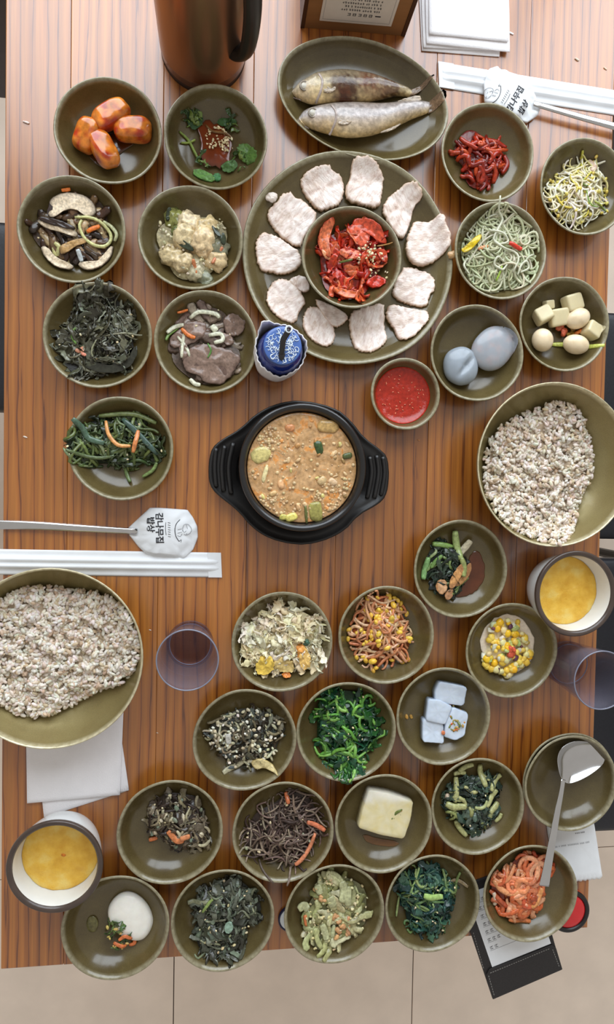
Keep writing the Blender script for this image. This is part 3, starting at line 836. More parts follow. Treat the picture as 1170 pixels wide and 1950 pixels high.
hp = leafy(d_stem, 222, 842, 80, 58, .019, 'green_stems', 'glossy dark green stems with two carrot strips', (34, 42, 30), ((50, 60, 36), (68, 80, 48), (40, 46, 30), (90, 104, 74)), ((86, 98, 48), (112, 128, 74), (62, 82, 48), (132, 146, 104)), 60, 70, .005, .036, .0021, 20, 30, lump=.12, ses=12, sl=.045)
hp.strip([(188, 792), (225, 788), (262, 790), (298, 806)], .0032, .0024, (116, 128, 78), 'stem', FOODW, .007); hp.strip([(132, 858), (160, 868), (190, 872), (218, 868)], .0026, .0022, (96, 110, 72), 'stem', FOODW, .006)
hp.strip([(144, 800), (158, 815), (170, 835), (200, 845)], .004, .0015, (82, 106, 86), 'leaf', FOODW, .007); hp.strip([(234, 798), (262, 825), (300, 865)], .0038, .0014, (70, 92, 82), 'leaf', FOODW, .007)
hp.strip([(298, 880), (290, 895), (270, 908)], .0024, .0016, (118, 138, 82), 'stem', FOODW, .004); hp.strip([(236, 890), (240, 905), (246, 918)], .0026, .0018, (98, 118, 68), 'stem', FOODW, .004)
hp.strip([(202, 802), (208, 828), (226, 848), (250, 850)], .0026, .002, (226, 160, 96), 'carrot_strip', FOODW, .009); hp.strip([(264, 820), (260, 840), (254, 862)], .0030, .002, (222, 140, 84), 'carrot_strip', FOODW, .009); hp.flush()

# ---- beef
hp = Heap(d_beef, 393, 660, 72, 74, .014, 'sliced_beef', 'grey-brown beef slices with onion and one carrot strip', lump=.08)
hp.base((92, 76, 64))
hp.strands(30, .03, .006, .0015, cols((126, 106, 92), (104, 86, 74), (146, 128, 112)), 'beef_shred', 'beef_shreds', FOODW, 8, .5, .001, .002, 'ribbon')
ME = (136, 112, 98)
for pl in ([(355, 664), (380, 656), (420, 660), (458, 676), (462, 690), (446, 702), (438, 722), (415, 735), (396, 733), (378, 716), (352, 706), (350, 686)], [(424, 606), (438, 595), (458, 604), (470, 620), (458, 638), (440, 640), (428, 634)], [(320, 646), (338, 628), (362, 610), (392, 612), (398, 632), (378, 650), (345, 662), (326, 664)], [(420, 632), (440, 636), (448, 652), (436, 660), (422, 650)], [(340, 656), (360, 656), (356, 690), (344, 684)]):
    hp.piece(pl, .0028, ME, (104, 82, 72), 'beef_slice', FOODW, .003, .0022, 230.0, .06)
OT = (206, 204, 178)
for pt, w in (([(362, 606), (380, 594), (410, 598), (418, 606)], .003), ([(318, 634), (332, 622), (350, 618)], .0028), ([(352, 628), (348, 655), (346, 682)], .0022), ([(338, 640), (354, 660), (362, 680)], .002), ([(398, 640), (420, 636), (424, 648), (408, 654)], .003), ([(404, 620), (412, 632)], .0045), ([(362, 722), (372, 732), (382, 734)], .003)):
    hp.strip(pt, w, .0011, OT, 'onion_slice', FOODW, .006)
hp.strip([(346, 626), (358, 638), (372, 644)], .0028, .0016, CAR, 'carrot_strip', FOODW, .008); hp.strip([(338, 596), (358, 590)], .0018, .0014, CAR, 'carrot_strip', FOODW, .004)
hp.strip([(396, 655), (402, 668), (396, 682)], .0012, .001, (92, 140, 66), 'scallion', FOODW, .007); hp.strip([(340, 622), (322, 636), (316, 648)], .002, .001, (112, 142, 66), 'scallion', FOODW, .005)
hp.bits(14, .0012, SES, 'sesame_seed', 'sesame_seeds', FOOD, 0, lift=.005); hp.flush()

# ---- dark red strips
hp = Heap(d_squid, 915, 300, 52, 50, .014, 'red_glazed_strips', 'shiny dark red chewy strips heaped in a small pile', lump=.14)
hp.base((110, 26, 14), FOODW)
hp.strands(46, .032, .0030, .0024, cols((150, 36, 16), (176, 52, 22), (116, 24, 14), (190, 74, 34)), 'strip', 'strips', FOODW, 26, 1.2, .0015, .005, 'stem', 8, 11, .9, over=1.15)
hp.strip([(858, 285), (880, 288), (898, 296)], .0034, .003, (176, 60, 26), 'strip', FOODW, .002); hp.strip([(912, 315), (922, 330), (918, 348)], .0040, .0036, (150, 40, 18), 'strip', FOODW, .003); hp.strip([(938, 310), (946, 325), (944, 345)], .0036, .0032, (160, 50, 22), 'strip', FOODW, .003)
hp.strip([(966, 290), (972, 308), (962, 325)], .0036, .0032, (140, 34, 16), 'strip', FOODW, .003); hp.strip([(877, 262), (890, 275), (908, 285)], .0032, .003, (166, 48, 22), 'strip', FOODW, .006); hp.flush()

# ---- white sprouts
hp = Heap(d_sprout, 1104, 368, 54, 64, .022, 'white_bean_sprouts', 'pale white bean sprouts with yellow heads in a loose tangle', lump=.1)
hp.base((170, 160, 120))
hp.strands(150, .045, .0014, .0012, cols((238, 228, 198), (224, 212, 174), (246, 240, 222), (214, 202, 134)), 'sprout', 'sprouts', FOODP, 40, 1.4, .0018, .005, 'stem', 6, 11, .92, head=lin((212, 192, 92)), over=1.12)
hp.strands(12, .03, .0016, .0012, cols((206, 190, 70), (120, 140, 70)), 'sprout_head', 'sprout_heads', FOODW, 6, 1.0, .001, .006, 'stem')
hp.strip([(1112, 285), (1116, 300), (1112, 318)], .002, .0016, (196, 190, 76), 'sprout_head', FOODW, .004); hp.strip([(1128, 300), (1136, 315), (1128, 325)], .004, .0016, (206, 176, 150), 'sprout_root', FOODW, .004); hp.flush()

# ---- clear noodles
hp = Heap(d_noodle, 952, 482, 66, 78, .020, 'clear_noodles', 'translucent pale green noodles in loose curls', lump=.06, rot=.2)
hp.base((166, 168, 128))
hp.strands(150, .085, .0014, .0014, cols((210, 212, 174), (194, 198, 156), (222, 222, 190)), 'noodle', 'noodles', NOODLE, 40, 2.6, .0016, .005, 'noodle', 8, 18, .9, over=1.02, jt=.1)
for pt in ([(942, 384), (944, 405), (955, 420), (945, 440), (938, 460), (955, 475), (975, 480), (985, 495), (975, 520)], [(930, 440), (955, 448), (965, 462), (948, 468)], [(960, 500), (945, 492), (940, 505), (955, 515), (965, 505)], [(990, 520), (1005, 512), (1000, 500), (990, 508), (985, 525)], [(893, 490), (885, 505), (895, 520)]):
    hp.strip(pt, .0016, .0016, (226, 226, 200), 'noodle', NOODLE, .008, 22)
hp.piece([(876, 476), (892, 464), (905, 450), (918, 444), (916, 456), (900, 474), (886, 482)], .0022, (222, 190, 30), (190, 164, 26), 'yellow_pepper', FOODW, .006)
hp.strip([(966, 466), (980, 472), (992, 476)], .0034, .002, (206, 56, 36), 'red_pepper', FOODW, .010); hp.strip([(912, 474), (930, 468)], .0026, .0016, (206, 140, 90), 'carrot_strip', FOODW, .006)
hp.strip([(955, 508), (951, 520), (945, 535)], .0014, .001, (150, 178, 60), 'scallion', FOODW, .007); hp.flush()

# ---- quail eggs and radish cubes (each a thing)
def round_thing(dish, x, y, rx, ry, rot, hz, col, name, label, cat, group, mat, e=1.0, nz=0.0, ns=100., dz=0.0, col2=None, h=.018, squash=None, euler=(0, 0), nu=28, nv=18):
    c = P(x, y, h); k = scale_at(x, y, h)
    rz = hz
    zf = float(dish.floor(c[0], c[1]))
    v, f = blob_vf((c[0], c[1], zf + rz + dz), (rx * k, ry * k, rz), (euler[0], euler[1], rot), e, nz, ns, nu, nv, x)
    v[:, 2] = np.maximum(v[:, 2], dish.floor(v[:, 0], v[:, 1]) + .0003)
    cc = np.tile(lin(col), (len(v), 1))
    if col2 is not None:
        n = np.clip(wn(v, 220.0, x) * 1.3 + .1, 0, 1)[:, None]; cc = cc * (1 - n) + lin(col2) * n
    o = build(name, MB().add(v, f, cc), mat, None, loc=(c[0], c[1], zf))
    return tag(o, label, cat, group)
QE = (232, 212, 178)
round_thing(d_quail, 1033, 648, 20, 21.5, .3, .0125, QE, 'quail_egg', 'peeled quail egg alone at the lower left', 'egg', 'quail eggs', JELLY, col2=(222, 200, 164))
round_thing(d_quail, 1098, 608, 24, 18.5, .45, .0125, QE, 'quail_egg', 'peeled quail egg highest in the bowl between radish cubes', 'egg', 'quail eggs', JELLY, dz=.003, col2=(222, 200, 164))
round_thing(d_quail, 1095, 657, 25, 18, -.15, .0125, QE, 'quail_egg', 'peeled quail egg lying on a yellow-green strip', 'egg', 'quail eggs', JELLY, dz=.002, col2=(222, 200, 164))
RC = (214, 200, 160)
for (x, y, a, lab, s_) in ((1035, 600, .5, 'pale radish cube leftmost in the egg bowl', 16), (1066, 604, .2, 'pale radish cube in the middle of the egg bowl', 18), (1090, 577, .35, 'pale radish cube at the top of the egg bowl', 17), (1124, 631, -.5, 'pale radish cube at the right of the egg bowl', 15), (1048, 579, .2, 'small pale radish cube behind the other cubes', 9)):
    round_thing(d_quail, x, y, s_, s_ * .9, a, .0095 if s_ > 10 else .006, RC, 'radish_cube', lab, 'radish', 'radish cubes', JELLY, e=.28, nz=.03, dz=.0005, euler=(rng.uniform(-.25, .25), rng.uniform(-.25, .25)))
hp = Heap(d_quail, 1085, 640, 40, 25, .004, 'pickle_garnish', 'red and yellow-green pepper bits among the quail eggs', 'garnish')
hp.strip([(1056, 654), (1080, 655), (1110, 660), (1135, 664)], .0034, .0014, (196, 202, 98), 'pepper_strip', FOODW, .001); hp.strip([(1095, 636), (1110, 628), (1112, 620)], .003, .0025, (226, 130, 62), 'carrot_strip', FOODW, .006)
hp.bits(5, .004, cols((206, 90, 70), (214, 110, 80)), 'pepper_bit', 'pepper_bits', FOODW, 5, lift=.004, at=(1066, 632, 8)); hp.bits(6, .003, cols((176, 140, 60)), 'pepper_bit', 'pepper_bits', FOODW, 3, lift=.003, at=(1085, 634, 10)); hp.flush()

# ---- grey dumplings
round_thing(d_grey, 938, 664, 43, 37, .85, .0115, (158, 162, 168), 'grey_dumpling', 'larger smooth grey dumpling lying at the right', 'dumpling', 'grey dumplings', JELLY, nz=.02, ns=60, dz=.001, col2=(170, 162, 164), nu=40, nv=24, e=.9)
c = P(878, 697, .018); k = scale_at(878, 697, .018); zf = float(d_grey.floor(c[0], c[1]))
v, f = blob_vf((c[0], c[1], zf + .0115), (33 * k, 36 * k, .0125), (0, 0, .2), .9, .03, 90, 48, 30, 3)
dxy = v[:, :2] - c[:2]; crease = np.exp(-((dxy[:, 0] * .75 - dxy[:, 1] * .55 - .004) / .0035) ** 2) * np.clip((v[:, 2] - zf - .010) / .012, 0, 1) * np.clip(1.1 - np.hypot(dxy[:, 0] - .006, dxy[:, 1] + .002) / .02, 0, 1)
v[:, 2] -= crease * .0065; v[:, 2] = np.maximum(v[:, 2], d_grey.floor(v[:, 0], v[:, 1]) + .0003)
tag(build('grey_dumpling', MB().add(v, f, lin((150, 158, 166))), JELLY, None, loc=(c[0], c[1], zf)), 'smaller folded grey dumpling with a creased centre', 'dumpling', 'grey dumplings')

# ---- red paste
PASTE = mat_food('chilli_paste', .2, .55, .35, .22, 240.0, .5)
v, f = lathe_vf([(.0, 0), (.5, 0), (.74, .003), (.80, .0055), (.802, .007), (.78, .0076), (.6, .0074), (.3, .0078), (.02, .008)], 56)
v = v * np.array([d_paste.R, d_paste.R, 1]) + np.array([d_paste.x, d_paste.y, d_paste.z0 + .0062])
v[:, 2] += np.where(v[:, 2] > d_paste.z0 + .013, .0009 * wn(v, 260.0, 1), 0)
v[:, 2] = np.maximum(v[:, 2], d_paste.floor(v[:, 0], v[:, 1]) + .0003)
f.append(tuple(len(v) - 56 + j for j in range(56)))
paste = thing('chilli_paste', 'smooth red chilli paste flecked with pale seeds', 'sauce', (d_paste.x, d_paste.y, d_paste.z0 + .0062))
build('paste', MB().add(v, f, lin((168, 40, 22))), PASTE, paste)
mb = MB()
for i in range(46):
    a, r = rng.uniform(0, 6.3), d_paste.R * .7 * math.sqrt(rng.uniform())
    vv, ff = blob_vf((d_paste.x + r * math.cos(a), d_paste.y + r * math.sin(a), d_paste.z0 + .0142), (.0016, .0007, .0006), (0, 0, rng.uniform(0, 6)), nu=6, nv=4)
    mb.add(vv, ff, jit(lin((226, 130, 96)), .2))
tag(build('chilli_seeds', mb, FOODW, paste), kind='stuff')

# ---- greens in brown sauce
free_piece(d_gsauce, [(862, 1118), (890, 1085), (900, 1048), (916, 1052), (925, 1078), (922, 1105), (905, 1128), (880, 1138), (862, 1136)], d_gsauce.z0 + .0058, .0011, (92, 46, 22), (84, 48, 24), 'brown_sauce_pool', 'shiny brown sauce pooled beside the greens', 'sauce', None, SAUCEM, h=.01, bumpa=.0001, dome=.0004)
hp = leafy(d_gsauce, 853, 1085, 42, 52, .014, 'greens_in_sauce', 'dark leaves with thick green stems and a tan kimchi petal', (40, 44, 34), ((44, 56, 44), (60, 74, 58), (38, 44, 38)), ((120, 140, 84), (150, 160, 110)), 40, 8, .006, .03, .0022, 14, 5, ses=0, lump=.1)
hp.strip([(867, 1012), (872, 1035), (878, 1065)], .0052, .0042, (158, 174, 110), 'stem', FOODW, .008); hp.strip([(826, 1036), (845, 1038), (866, 1042)], .0038, .003, (136, 168, 92), 'stem', FOODW, .005)
hp.strip([(808, 1104), (812, 1085), (818, 1062)], .0042, .0026, (126, 166, 104), 'stem', FOODW, .004); hp.strip([(822, 1082), (832, 1068), (842, 1058)], .003, .0022, (116, 150, 80), 'stem', FOODW, .004)
hp.strip([(900, 1030), (890, 1044), (878, 1056)], .0052, .0014, (206, 196, 166), 'stem', FOODW, .006); hp.strip([(878, 1062), (884, 1080), (882, 1098)], .0042, .0036, (150, 158, 96), 'stem', FOODW, .009)
for pl, c in (([(852, 1120), (856, 1098), (874, 1072), (884, 1074), (876, 1098), (862, 1120)], (206, 150, 92)), ([(862, 1118), (880, 1096), (895, 1068), (900, 1080), (893, 1100), (876, 1116)], (190, 140, 88)), ([(828, 1120), (834, 1102), (850, 1104), (852, 1124), (840, 1134)], (206, 160, 118)), ([(845, 1132), (856, 1120), (864, 1122), (862, 1138), (850, 1144)], (190, 140, 100))):
    hp.piece(pl, .0014, c, (170, 120, 76), 'kimchi_petal', FOODW, .006, .001)
hp.flush()

# ---- white frilly cabbage
hp = Heap(d_cabb, 540, 1220, 74, 70, .020, 'white_cabbage', 'frilly off-white cabbage pieces with yellow and orange patches', lump=.10)
hp.base((230, 216, 172), FOODP)
hp.strands(150, .034, .0058, .0007, cols((240, 230, 202), (246, 238, 220), (234, 218, 176), (242, 230, 188)), 'cabbage_piece', 'cabbage_pieces', FOODP, 46, 1.2, .003, .0048, 'leaf', 8, 14, .95, .8, .8, .08, over=1.12, crumple=.0026)
for pl, c in (([(484, 1268), (500, 1245), (520, 1250), (524, 1275), (505, 1286), (490, 1282)], (232, 196, 84)), ([(515, 1262), (540, 1245), (562, 1262), (560, 1282), (530, 1280)], (228, 200, 130)), ([(566, 1240), (580, 1228), (592, 1248), (590, 1272), (574, 1276)], (232, 190, 110)), ([(535, 1284), (552, 1280), (556, 1290), (542, 1292)], (230, 140, 60))):
    hp.piece(pl, .0014, c, None, 'cabbage_piece', FOODW, .0062, .0022, 420.0, .10)
hp.bits(4, .003, cols((70, 104, 84)), 'green_bit', 'green_bits', FOODW, 3, lift=.007, at=(583, 1224, 4)); hp.bits(7, .0045, cols((236, 160, 80)), 'carrot_bit', 'carrot_bits', FOODW, 5, lift=.007, at=(575, 1238, 8)); hp.flush()

# ---- red sprouts
hp = Heap(d_rsprout, 727, 1204, 62, 64, .022, 'red_bean_sprouts', 'reddish seasoned bean sprouts with bright yellow heads', lump=.1)
hp.base((140, 70, 34))
hp.strands(105, .050, .0019, .0016, cols((214, 160, 118), (206, 144, 100), (190, 116, 72), (226, 188, 148)), 'sprout', 'sprouts', FOODW, 46, 1.3, .0018, .0055, 'stem', 7, 12, .92, head=lin((226, 180, 66)), over=1.08)
hp.bits(22, .0034, cols((230, 190, 70), (222, 176, 60)), 'sprout_head', 'sprout_heads', FOODW, 14, lift=.006, flat=.75, elong=1.5, nz=.05); hp.flush()

# ---- corn salad
free_piece(d_corn, [(915, 1215), (930, 1190), (950, 1172), (975, 1168), (1000, 1180), (1016, 1205), (1020, 1235), (1010, 1265), (985, 1284), (960, 1282), (935, 1262), (917, 1240)], d_corn.z0 + .0060, .0016, (240, 226, 204), (236, 220, 196), 'cream_dressing', 'pale cream dressing spread under the corn', 'sauce', None, FOODP, h=.012, bumpa=.0004, dome=.0012)
hp = Heap(d_corn, 966, 1232, 50, 52, .013, 'corn_salad', 'yellow corn kernels with onion and red pepper bits', lump=.1)
hp.base((238, 222, 180), FOODP)
hp.bits(95, .0042, cols((240, 186, 40), (238, 200, 76), (242, 208, 96), (238, 222, 160)), 'corn_kernel', 'corn_kernels', FOODP, 60, .75, .004, .98, .8, None, 1.15, .08)
hp.bits(26, .0034, cols((226, 220, 196), (206, 208, 168), (186, 196, 120)), 'onion_bit', 'onion_bits', FOODW, 14, .5, .004, .98, .5, None, 1.5)
hp.bits(4, .004, cols((216, 92, 60)), 'pepper_bit', 'pepper_bits', FOODW, 4, .5, .007, at=(970, 1236, 7)); hp.bits(10, .0028, cols((96, 56, 76), (120, 70, 80)), 'onion_bit', 'onion_bits', FOODW, 6, .6, .005)
hp.flush()

# ---- chopped dark greens with crumbs
hp = leafy(d_crumb, 470, 1406, 68, 64, .020, 'crumbed_greens', 'chopped grey-green leaves thick with pale crumbs', (52, 48, 36), ((84, 90, 86), (64, 66, 58), (110, 106, 88), (70, 60, 44)), ((176, 168, 138), (120, 108, 82), (196, 190, 160), (90, 78, 58)), 70, 70, .0042, .022, .0017, 24, 26, lump=.08, ses=0, mat=FOOD, sl=.022)
hp.bits(130, .0018, cols((222, 214, 186), (236, 232, 214), (196, 186, 150)), 'crumb', 'crumbs', FOOD, 20, .7, .005)
hp.strip([(425, 1474), (445, 1465), (464, 1452)], .0042, .0012, (186, 180, 150), 'stem', FOOD, .003); hp.strip([(404, 1395), (412, 1412), (420, 1430)], .0022, .0016, (170, 160, 130), 'stem', FOOD, .003); hp.strip([(434, 1396), (436, 1416)], .004, .001, (196, 194, 184), 'stem', FOOD, .007)
hp.piece([(480, 1446), (496, 1442), (515, 1450), (532, 1470), (520, 1466), (500, 1462), (488, 1466), (478, 1456)], .003, (214, 196, 142), (196, 172, 110), 'pale_leaf_base', FOODW, .006, .0014); hp.flush()

# ---- spinach
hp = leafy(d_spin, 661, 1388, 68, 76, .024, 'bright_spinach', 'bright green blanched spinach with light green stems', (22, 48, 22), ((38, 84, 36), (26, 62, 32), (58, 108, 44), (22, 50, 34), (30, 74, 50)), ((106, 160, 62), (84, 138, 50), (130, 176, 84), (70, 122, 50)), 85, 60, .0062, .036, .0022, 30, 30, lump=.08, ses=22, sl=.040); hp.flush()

# ---- white jelly cubes
JW = (206, 216, 228)
for i, (pl, lab, dz) in enumerate((([(836, 1297), (888, 1306), (885, 1345), (829, 1338), (828, 1318)], 'white jelly cube topmost of the four', .001), ([(815, 1330), (838, 1332), (862, 1345), (848, 1380), (810, 1372)], 'white jelly cube second from the top at the left', .003), ([(806, 1368), (846, 1378), (846, 1416), (804, 1412)], 'white jelly cube lowest at the left', .0), ([(862, 1346), (893, 1358), (884, 1400), (866, 1410), (846, 1404), (848, 1378)], 'white jelly cube at the lower right under the garnish', .0015))):
    free_piece(d_cubes, pl, d_cubes.z0 + .0066 + dz, .013, JW, (190, 204, 222), 'jelly_cube', lab, 'jelly', 'white jelly cubes', JELLY, h=.02, jag=.006, bumpa=.0005, bs=400, smooth='sharp', rings=(1.0, .995, .97, .9, .6, .3), edgez=(0, .8, .96, 1, 1, 1))
hp = Heap(d_cubes, 862, 1366, 22, 24, .003, 'jelly_garnish', 'chopped green and orange garnish on the white jelly cubes', 'garnish'); hp.H = .0145; hp.p = .15
hp.strands(16, .013, .0014, .001, cols((110, 116, 60), (84, 96, 56), (150, 140, 70), (186, 176, 110)), 'herb', 'herbs', FOODW, 8, 1.0, .001, .003)
hp.bits(16, .0018, cols((206, 140, 56), (222, 110, 50), (190, 160, 90)), 'garnish_bit', 'garnish_bits', FOODW, 8, lift=.0035)
hp.strip([(842, 1340), (852, 1337), (862, 1336)], .0034, .001, (226, 120, 70), 'carrot_strip', FOODW, .011); hp.bits(3, .0032, cols((226, 130, 80)), 'carrot_bit', 'carrot_bits', FOODW, 3, lift=.014, at=(840, 1391, 4)); hp.bits(4, .002, cols((176, 130, 60)), 'garnish_bit', 'garnish_bits', FOODW, 3, lift=.001, at=(778, 1362, 7)); hp.flush()

# ---- brown mushrooms
hp = leafy(d_egpl, 340, 1566, 60, 56, .020, 'brown_mushrooms', 'soft grey-brown mushroom shreds with orange carrot', (58, 46, 36), ((112, 100, 80), (78, 66, 54), (140, 128, 104), (52, 42, 38)), ((150, 136, 108), (96, 80, 62), (170, 160, 130), (60, 48, 42)), 60, 40, .0055, .028, .0022, 24, 18, lump=.13, ses=14)
hp.bits(20, .0028, cols((200, 190, 160), (120, 130, 110)), 'mushroom_bit', 'mushroom_bits', FOODW, 8, .8, .005)
hp.strip([(320, 1582), (334, 1596), (350, 1600)], .0042, .0014, (206, 124, 74), 'carrot_strip', FOODW, .007); hp.strip([(344, 1592), (362, 1590)], .0036, .0014, (206, 130, 84), 'carrot_strip', FOODW, .008); hp.strip([(282, 1610), (298, 1606)], .003, .0014, (206, 116, 66), 'carrot_strip', FOODW, .003); hp.flush()

# ---- bracken
hp = Heap(d_brack, 543, 1582, 72, 68, .022, 'bracken_strands', 'thin dry brown bracken strands piled like a nest', lump=.10)
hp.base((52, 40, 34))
hp.strands(170, .042, .0014, .0012, cols((104, 84, 74), (84, 66, 58), (128, 108, 96), (66, 50, 44), (150, 132, 112)), 'bracken_strand', 'bracken_strands', FOOD, 60, 1.0, .002, .006, 'stem', 6, 10, .95, over=1.12)
hp.strip([(585, 1563), (605, 1572), (619, 1580)], .0034, .002, (206, 116, 80), 'carrot_strip', FOODW, .008); hp.strip([(600, 1586), (590, 1615), (570, 1640), (562, 1646)], .003, .0018, (206, 128, 90), 'carrot_strip', FOODW, .007); hp.strip([(546, 1514), (550, 1532)], .003, .0016, (200, 110, 66), 'carrot_strip', FOODW, .006)
hp.strip([(494, 1640), (500, 1655), (520, 1672)], .0016, .0014, (90, 76, 66), 'bracken_strand', FOOD, .002); hp.strip([(560, 1640), (552, 1660), (545, 1676)], .0016, .0014, (120, 104, 92), 'bracken_strand', FOOD, .003)
hp.bits(22, .0015, cols((206, 190, 150), (160, 160, 130)), 'crumb', 'crumbs', FOOD, 0, lift=.006); hp.flush()

# ---- tofu
tf = thing('fried_tofu', 'thick slab of pan-fried tofu with golden top', 'tofu', (*P(733, 1552, .02)[:2], d_tofu.z0 + .0063))
q = np.array([P(a, b, .026) for a, b in ((703, 1504), (745, 1512), (789, 1527), (784, 1562), (771, 1600), (725, 1592), (682, 1578), (690, 1545))])
v, f, I = slab_vf(q, d_tofu.z0 + .0066, .0185, None, 80, 'sharp', .006, (1.0, .997, .985, .95, .8, .5, .25), (0, .6, .93, .985, 1, 1, 1), 4.0, .0, 330.0)
v[:, 2] = np.maximum(v[:, 2], d_tofu.floor(v[:, 0], v[:, 1]) + .0003)
n = np.clip(wn(v, 260.0, 2.0) * .6 + .45, 0, 1)[:, None]
edge = np.clip((v[:, 1] - P(740, 1530, .026)[1]) / .004, 0, 1)[:, None]
cc = (lin((222, 206, 148)) * n + lin((228, 218, 182)) * (1 - n)) * (1 - edge) + lin((236, 230, 212)) * edge
build('tofu_slab', MB().add(v, f, cc), JELLY, tf)
hp = Heap(d_tofu, 748, 1546, 22, 24, .003, 'tofu_garnish', 'green herb and scallion garnish on the tofu', 'garnish'); hp.H = .0195; hp.p = .1
for pt in ([(745, 1558), (746, 1545), (740, 1536)], [(746, 1550), (752, 1540), (762, 1534)], [(746, 1552), (756, 1548), (766, 1550)], [(744, 1548), (736, 1552), (730, 1548)], [(742, 1530), (740, 1518), (736, 1508)]):
    hp.strip(pt, .0022, .0007, (104, 116, 54), 'herb', FOODW, .002, 9, 6, shape='leaf')
hp.strip([(722, 1535), (728, 1545), (736, 1562)], .0012, .001, (176, 160, 90), 'herb', FOODW, .002); hp.bits(8, .0016, cols((196, 140, 80), (110, 120, 70)), 'garnish_bit', 'garnish_bits', FOODW, 5, lift=.003); hp.flush()
free_piece(d_tofu, [(690, 1588), (720, 1598), (765, 1602), (750, 1612), (715, 1610), (695, 1602)], d_tofu.z0 + .0062, .0007, (108, 72, 36), (100, 74, 40), 'soy_pool', 'thin soy sauce pooled under the tofu', 'sauce', None, SAUCEM, h=.01, bumpa=.0)

# ---- thick pale stems and dark leaves
hp = leafy(d_rgrn, 903, 1530, 50, 62, .020, 'stemmed_greens', 'dark leaves with thick pale green cut stems', (42, 50, 38), ((50, 66, 54), (66, 84, 70), (40, 50, 44), (84, 100, 84)), ((148, 152, 94), (166, 168, 114), (128, 134, 78)), 70, 16, .0055, .030, .0026, 26, 12, lump=.12, ses=14, sl=.026)
ST = (172, 172, 116)
for pt, w in (([(868, 1528), (872, 1505), (874, 1485)], .004), ([(918, 1460), (921, 1478), (926, 1498)], .0042), ([(957, 1478), (944, 1492), (936, 1506)], .0042), ([(926, 1535), (938, 1518), (948, 1506)], .004), ([(878, 1473), (892, 1462), (904, 1458)], .0038), ([(868, 1478), (880, 1476), (892, 1478)], .0034), ([(872, 1568), (880, 1582), (892, 1596)], .0042), ([(852, 1534), (868, 1538), (888, 1536)], .0052), ([(934, 1548), (944, 1540), (952, 1532)], .0046), ([(948, 1570), (956, 1562), (960, 1554)], .003)):
    hp.strip(pt, w, w * .6, ST, 'stem', FOODW, .005)
hp.bits(1, .0048, cols((226, 196, 170)), 'peanut', 'peanuts', FOOD, 1, lift=.002, at=(856, 1516, 1)); hp.flush()

# ---- white egg custard piece
tf = thing('egg_custard_piece', 'round smooth white egg piece with green and orange topping', 'egg', (*P(248, 1758, .02)[:2], d_egg.z0 + .006))
q = np.array([P(a, b, .022) for a, b in ((232, 1708), (255, 1710), (278, 1728), (290, 1752), (290, 1772), (278, 1795), (262, 1802), (235, 1796), (212, 1775), (200, 1748), (210, 1724))])
v, f, I = slab_vf(q, d_egg.z0 + .0064, .0105, None, 56, 2, 0, (1.0, 1.0, .97, .90, .75, .5, .25), (0, .35, .7, .9, 1, 1, 1), 1.0, .0002, 100, dome=.003)
v[:, 2] = np.maximum(v[:, 2], d_egg.floor(v[:, 0], v[:, 1]) + .0003)
build('egg_white', MB().add(v, f, lin((248, 243, 232))), JELLY, tf)
hp = Heap(d_egg, 226, 1768, 26, 30, .003, 'egg_topping', 'chopped green and orange topping on the white egg piece', 'garnish'); hp.H = .0135; hp.p = .12
hp.strands(26, .016, .0026, .0006, cols((78, 100, 56), (104, 118, 66), (60, 74, 44)), 'herb', 'herbs', FOODW, 14, .8, .0016, .004, 'leaf', 6, 8, .95, .6, .5)
for pt in ([(228, 1782), (240, 1776), (252, 1782)], [(246, 1800), (256, 1796), (255, 1784)], [(218, 1788), (230, 1792), (244, 1796)], [(258, 1778), (264, 1772)]):
    hp.strip(pt, .0026, .0012, (206, 112, 62), 'carrot_strip', FOODW, .005)
hp.bits(12, .0018, cols((222, 190, 110), (200, 170, 90)), 'garnish_bit', 'garnish_bits', FOODW, 6, lift=.005); hp.flush()
round_thing(d_egg, 175, 1763, 11, 16, .1, .0022, (104, 98, 58), 'pickle_slice', 'small dark pickle slice alone at the left of the egg bowl', 'pickle', None, FOODW, col2=(84, 74, 40), h=.012, dz=-.0008)

# ---- black-green leaves
hp = leafy(d_dgrn, 430, 1748, 68, 70, .023, 'black_green_leaves', 'black-green leaf tangle with pale flecks', (38, 40, 34), ((76, 78, 64), (60, 60, 48), (100, 104, 88), (122, 132, 114), (50, 48, 38)), ((112, 116, 92), (78, 82, 66), (150, 152, 120)), 110, 28, .0056, .032, .0016, 40, 14, lump=.10, ses=34, ssize=.0014)
hp.strip([(357, 1728), (375, 1726), (398, 1720)], .0038, .0022, (132, 132, 104), 'stem', FOODW, .004); hp.strip([(386, 1738), (396, 1722), (405, 1712)], .0022, .0012, (136, 156, 84), 'stem', FOODW, .008)
hp.piece([(428, 1752), (440, 1746), (446, 1758), (438, 1772), (428, 1770)], .001, (140, 166, 146), None, 'leaf', FOODW, .008, .001); hp.flush()

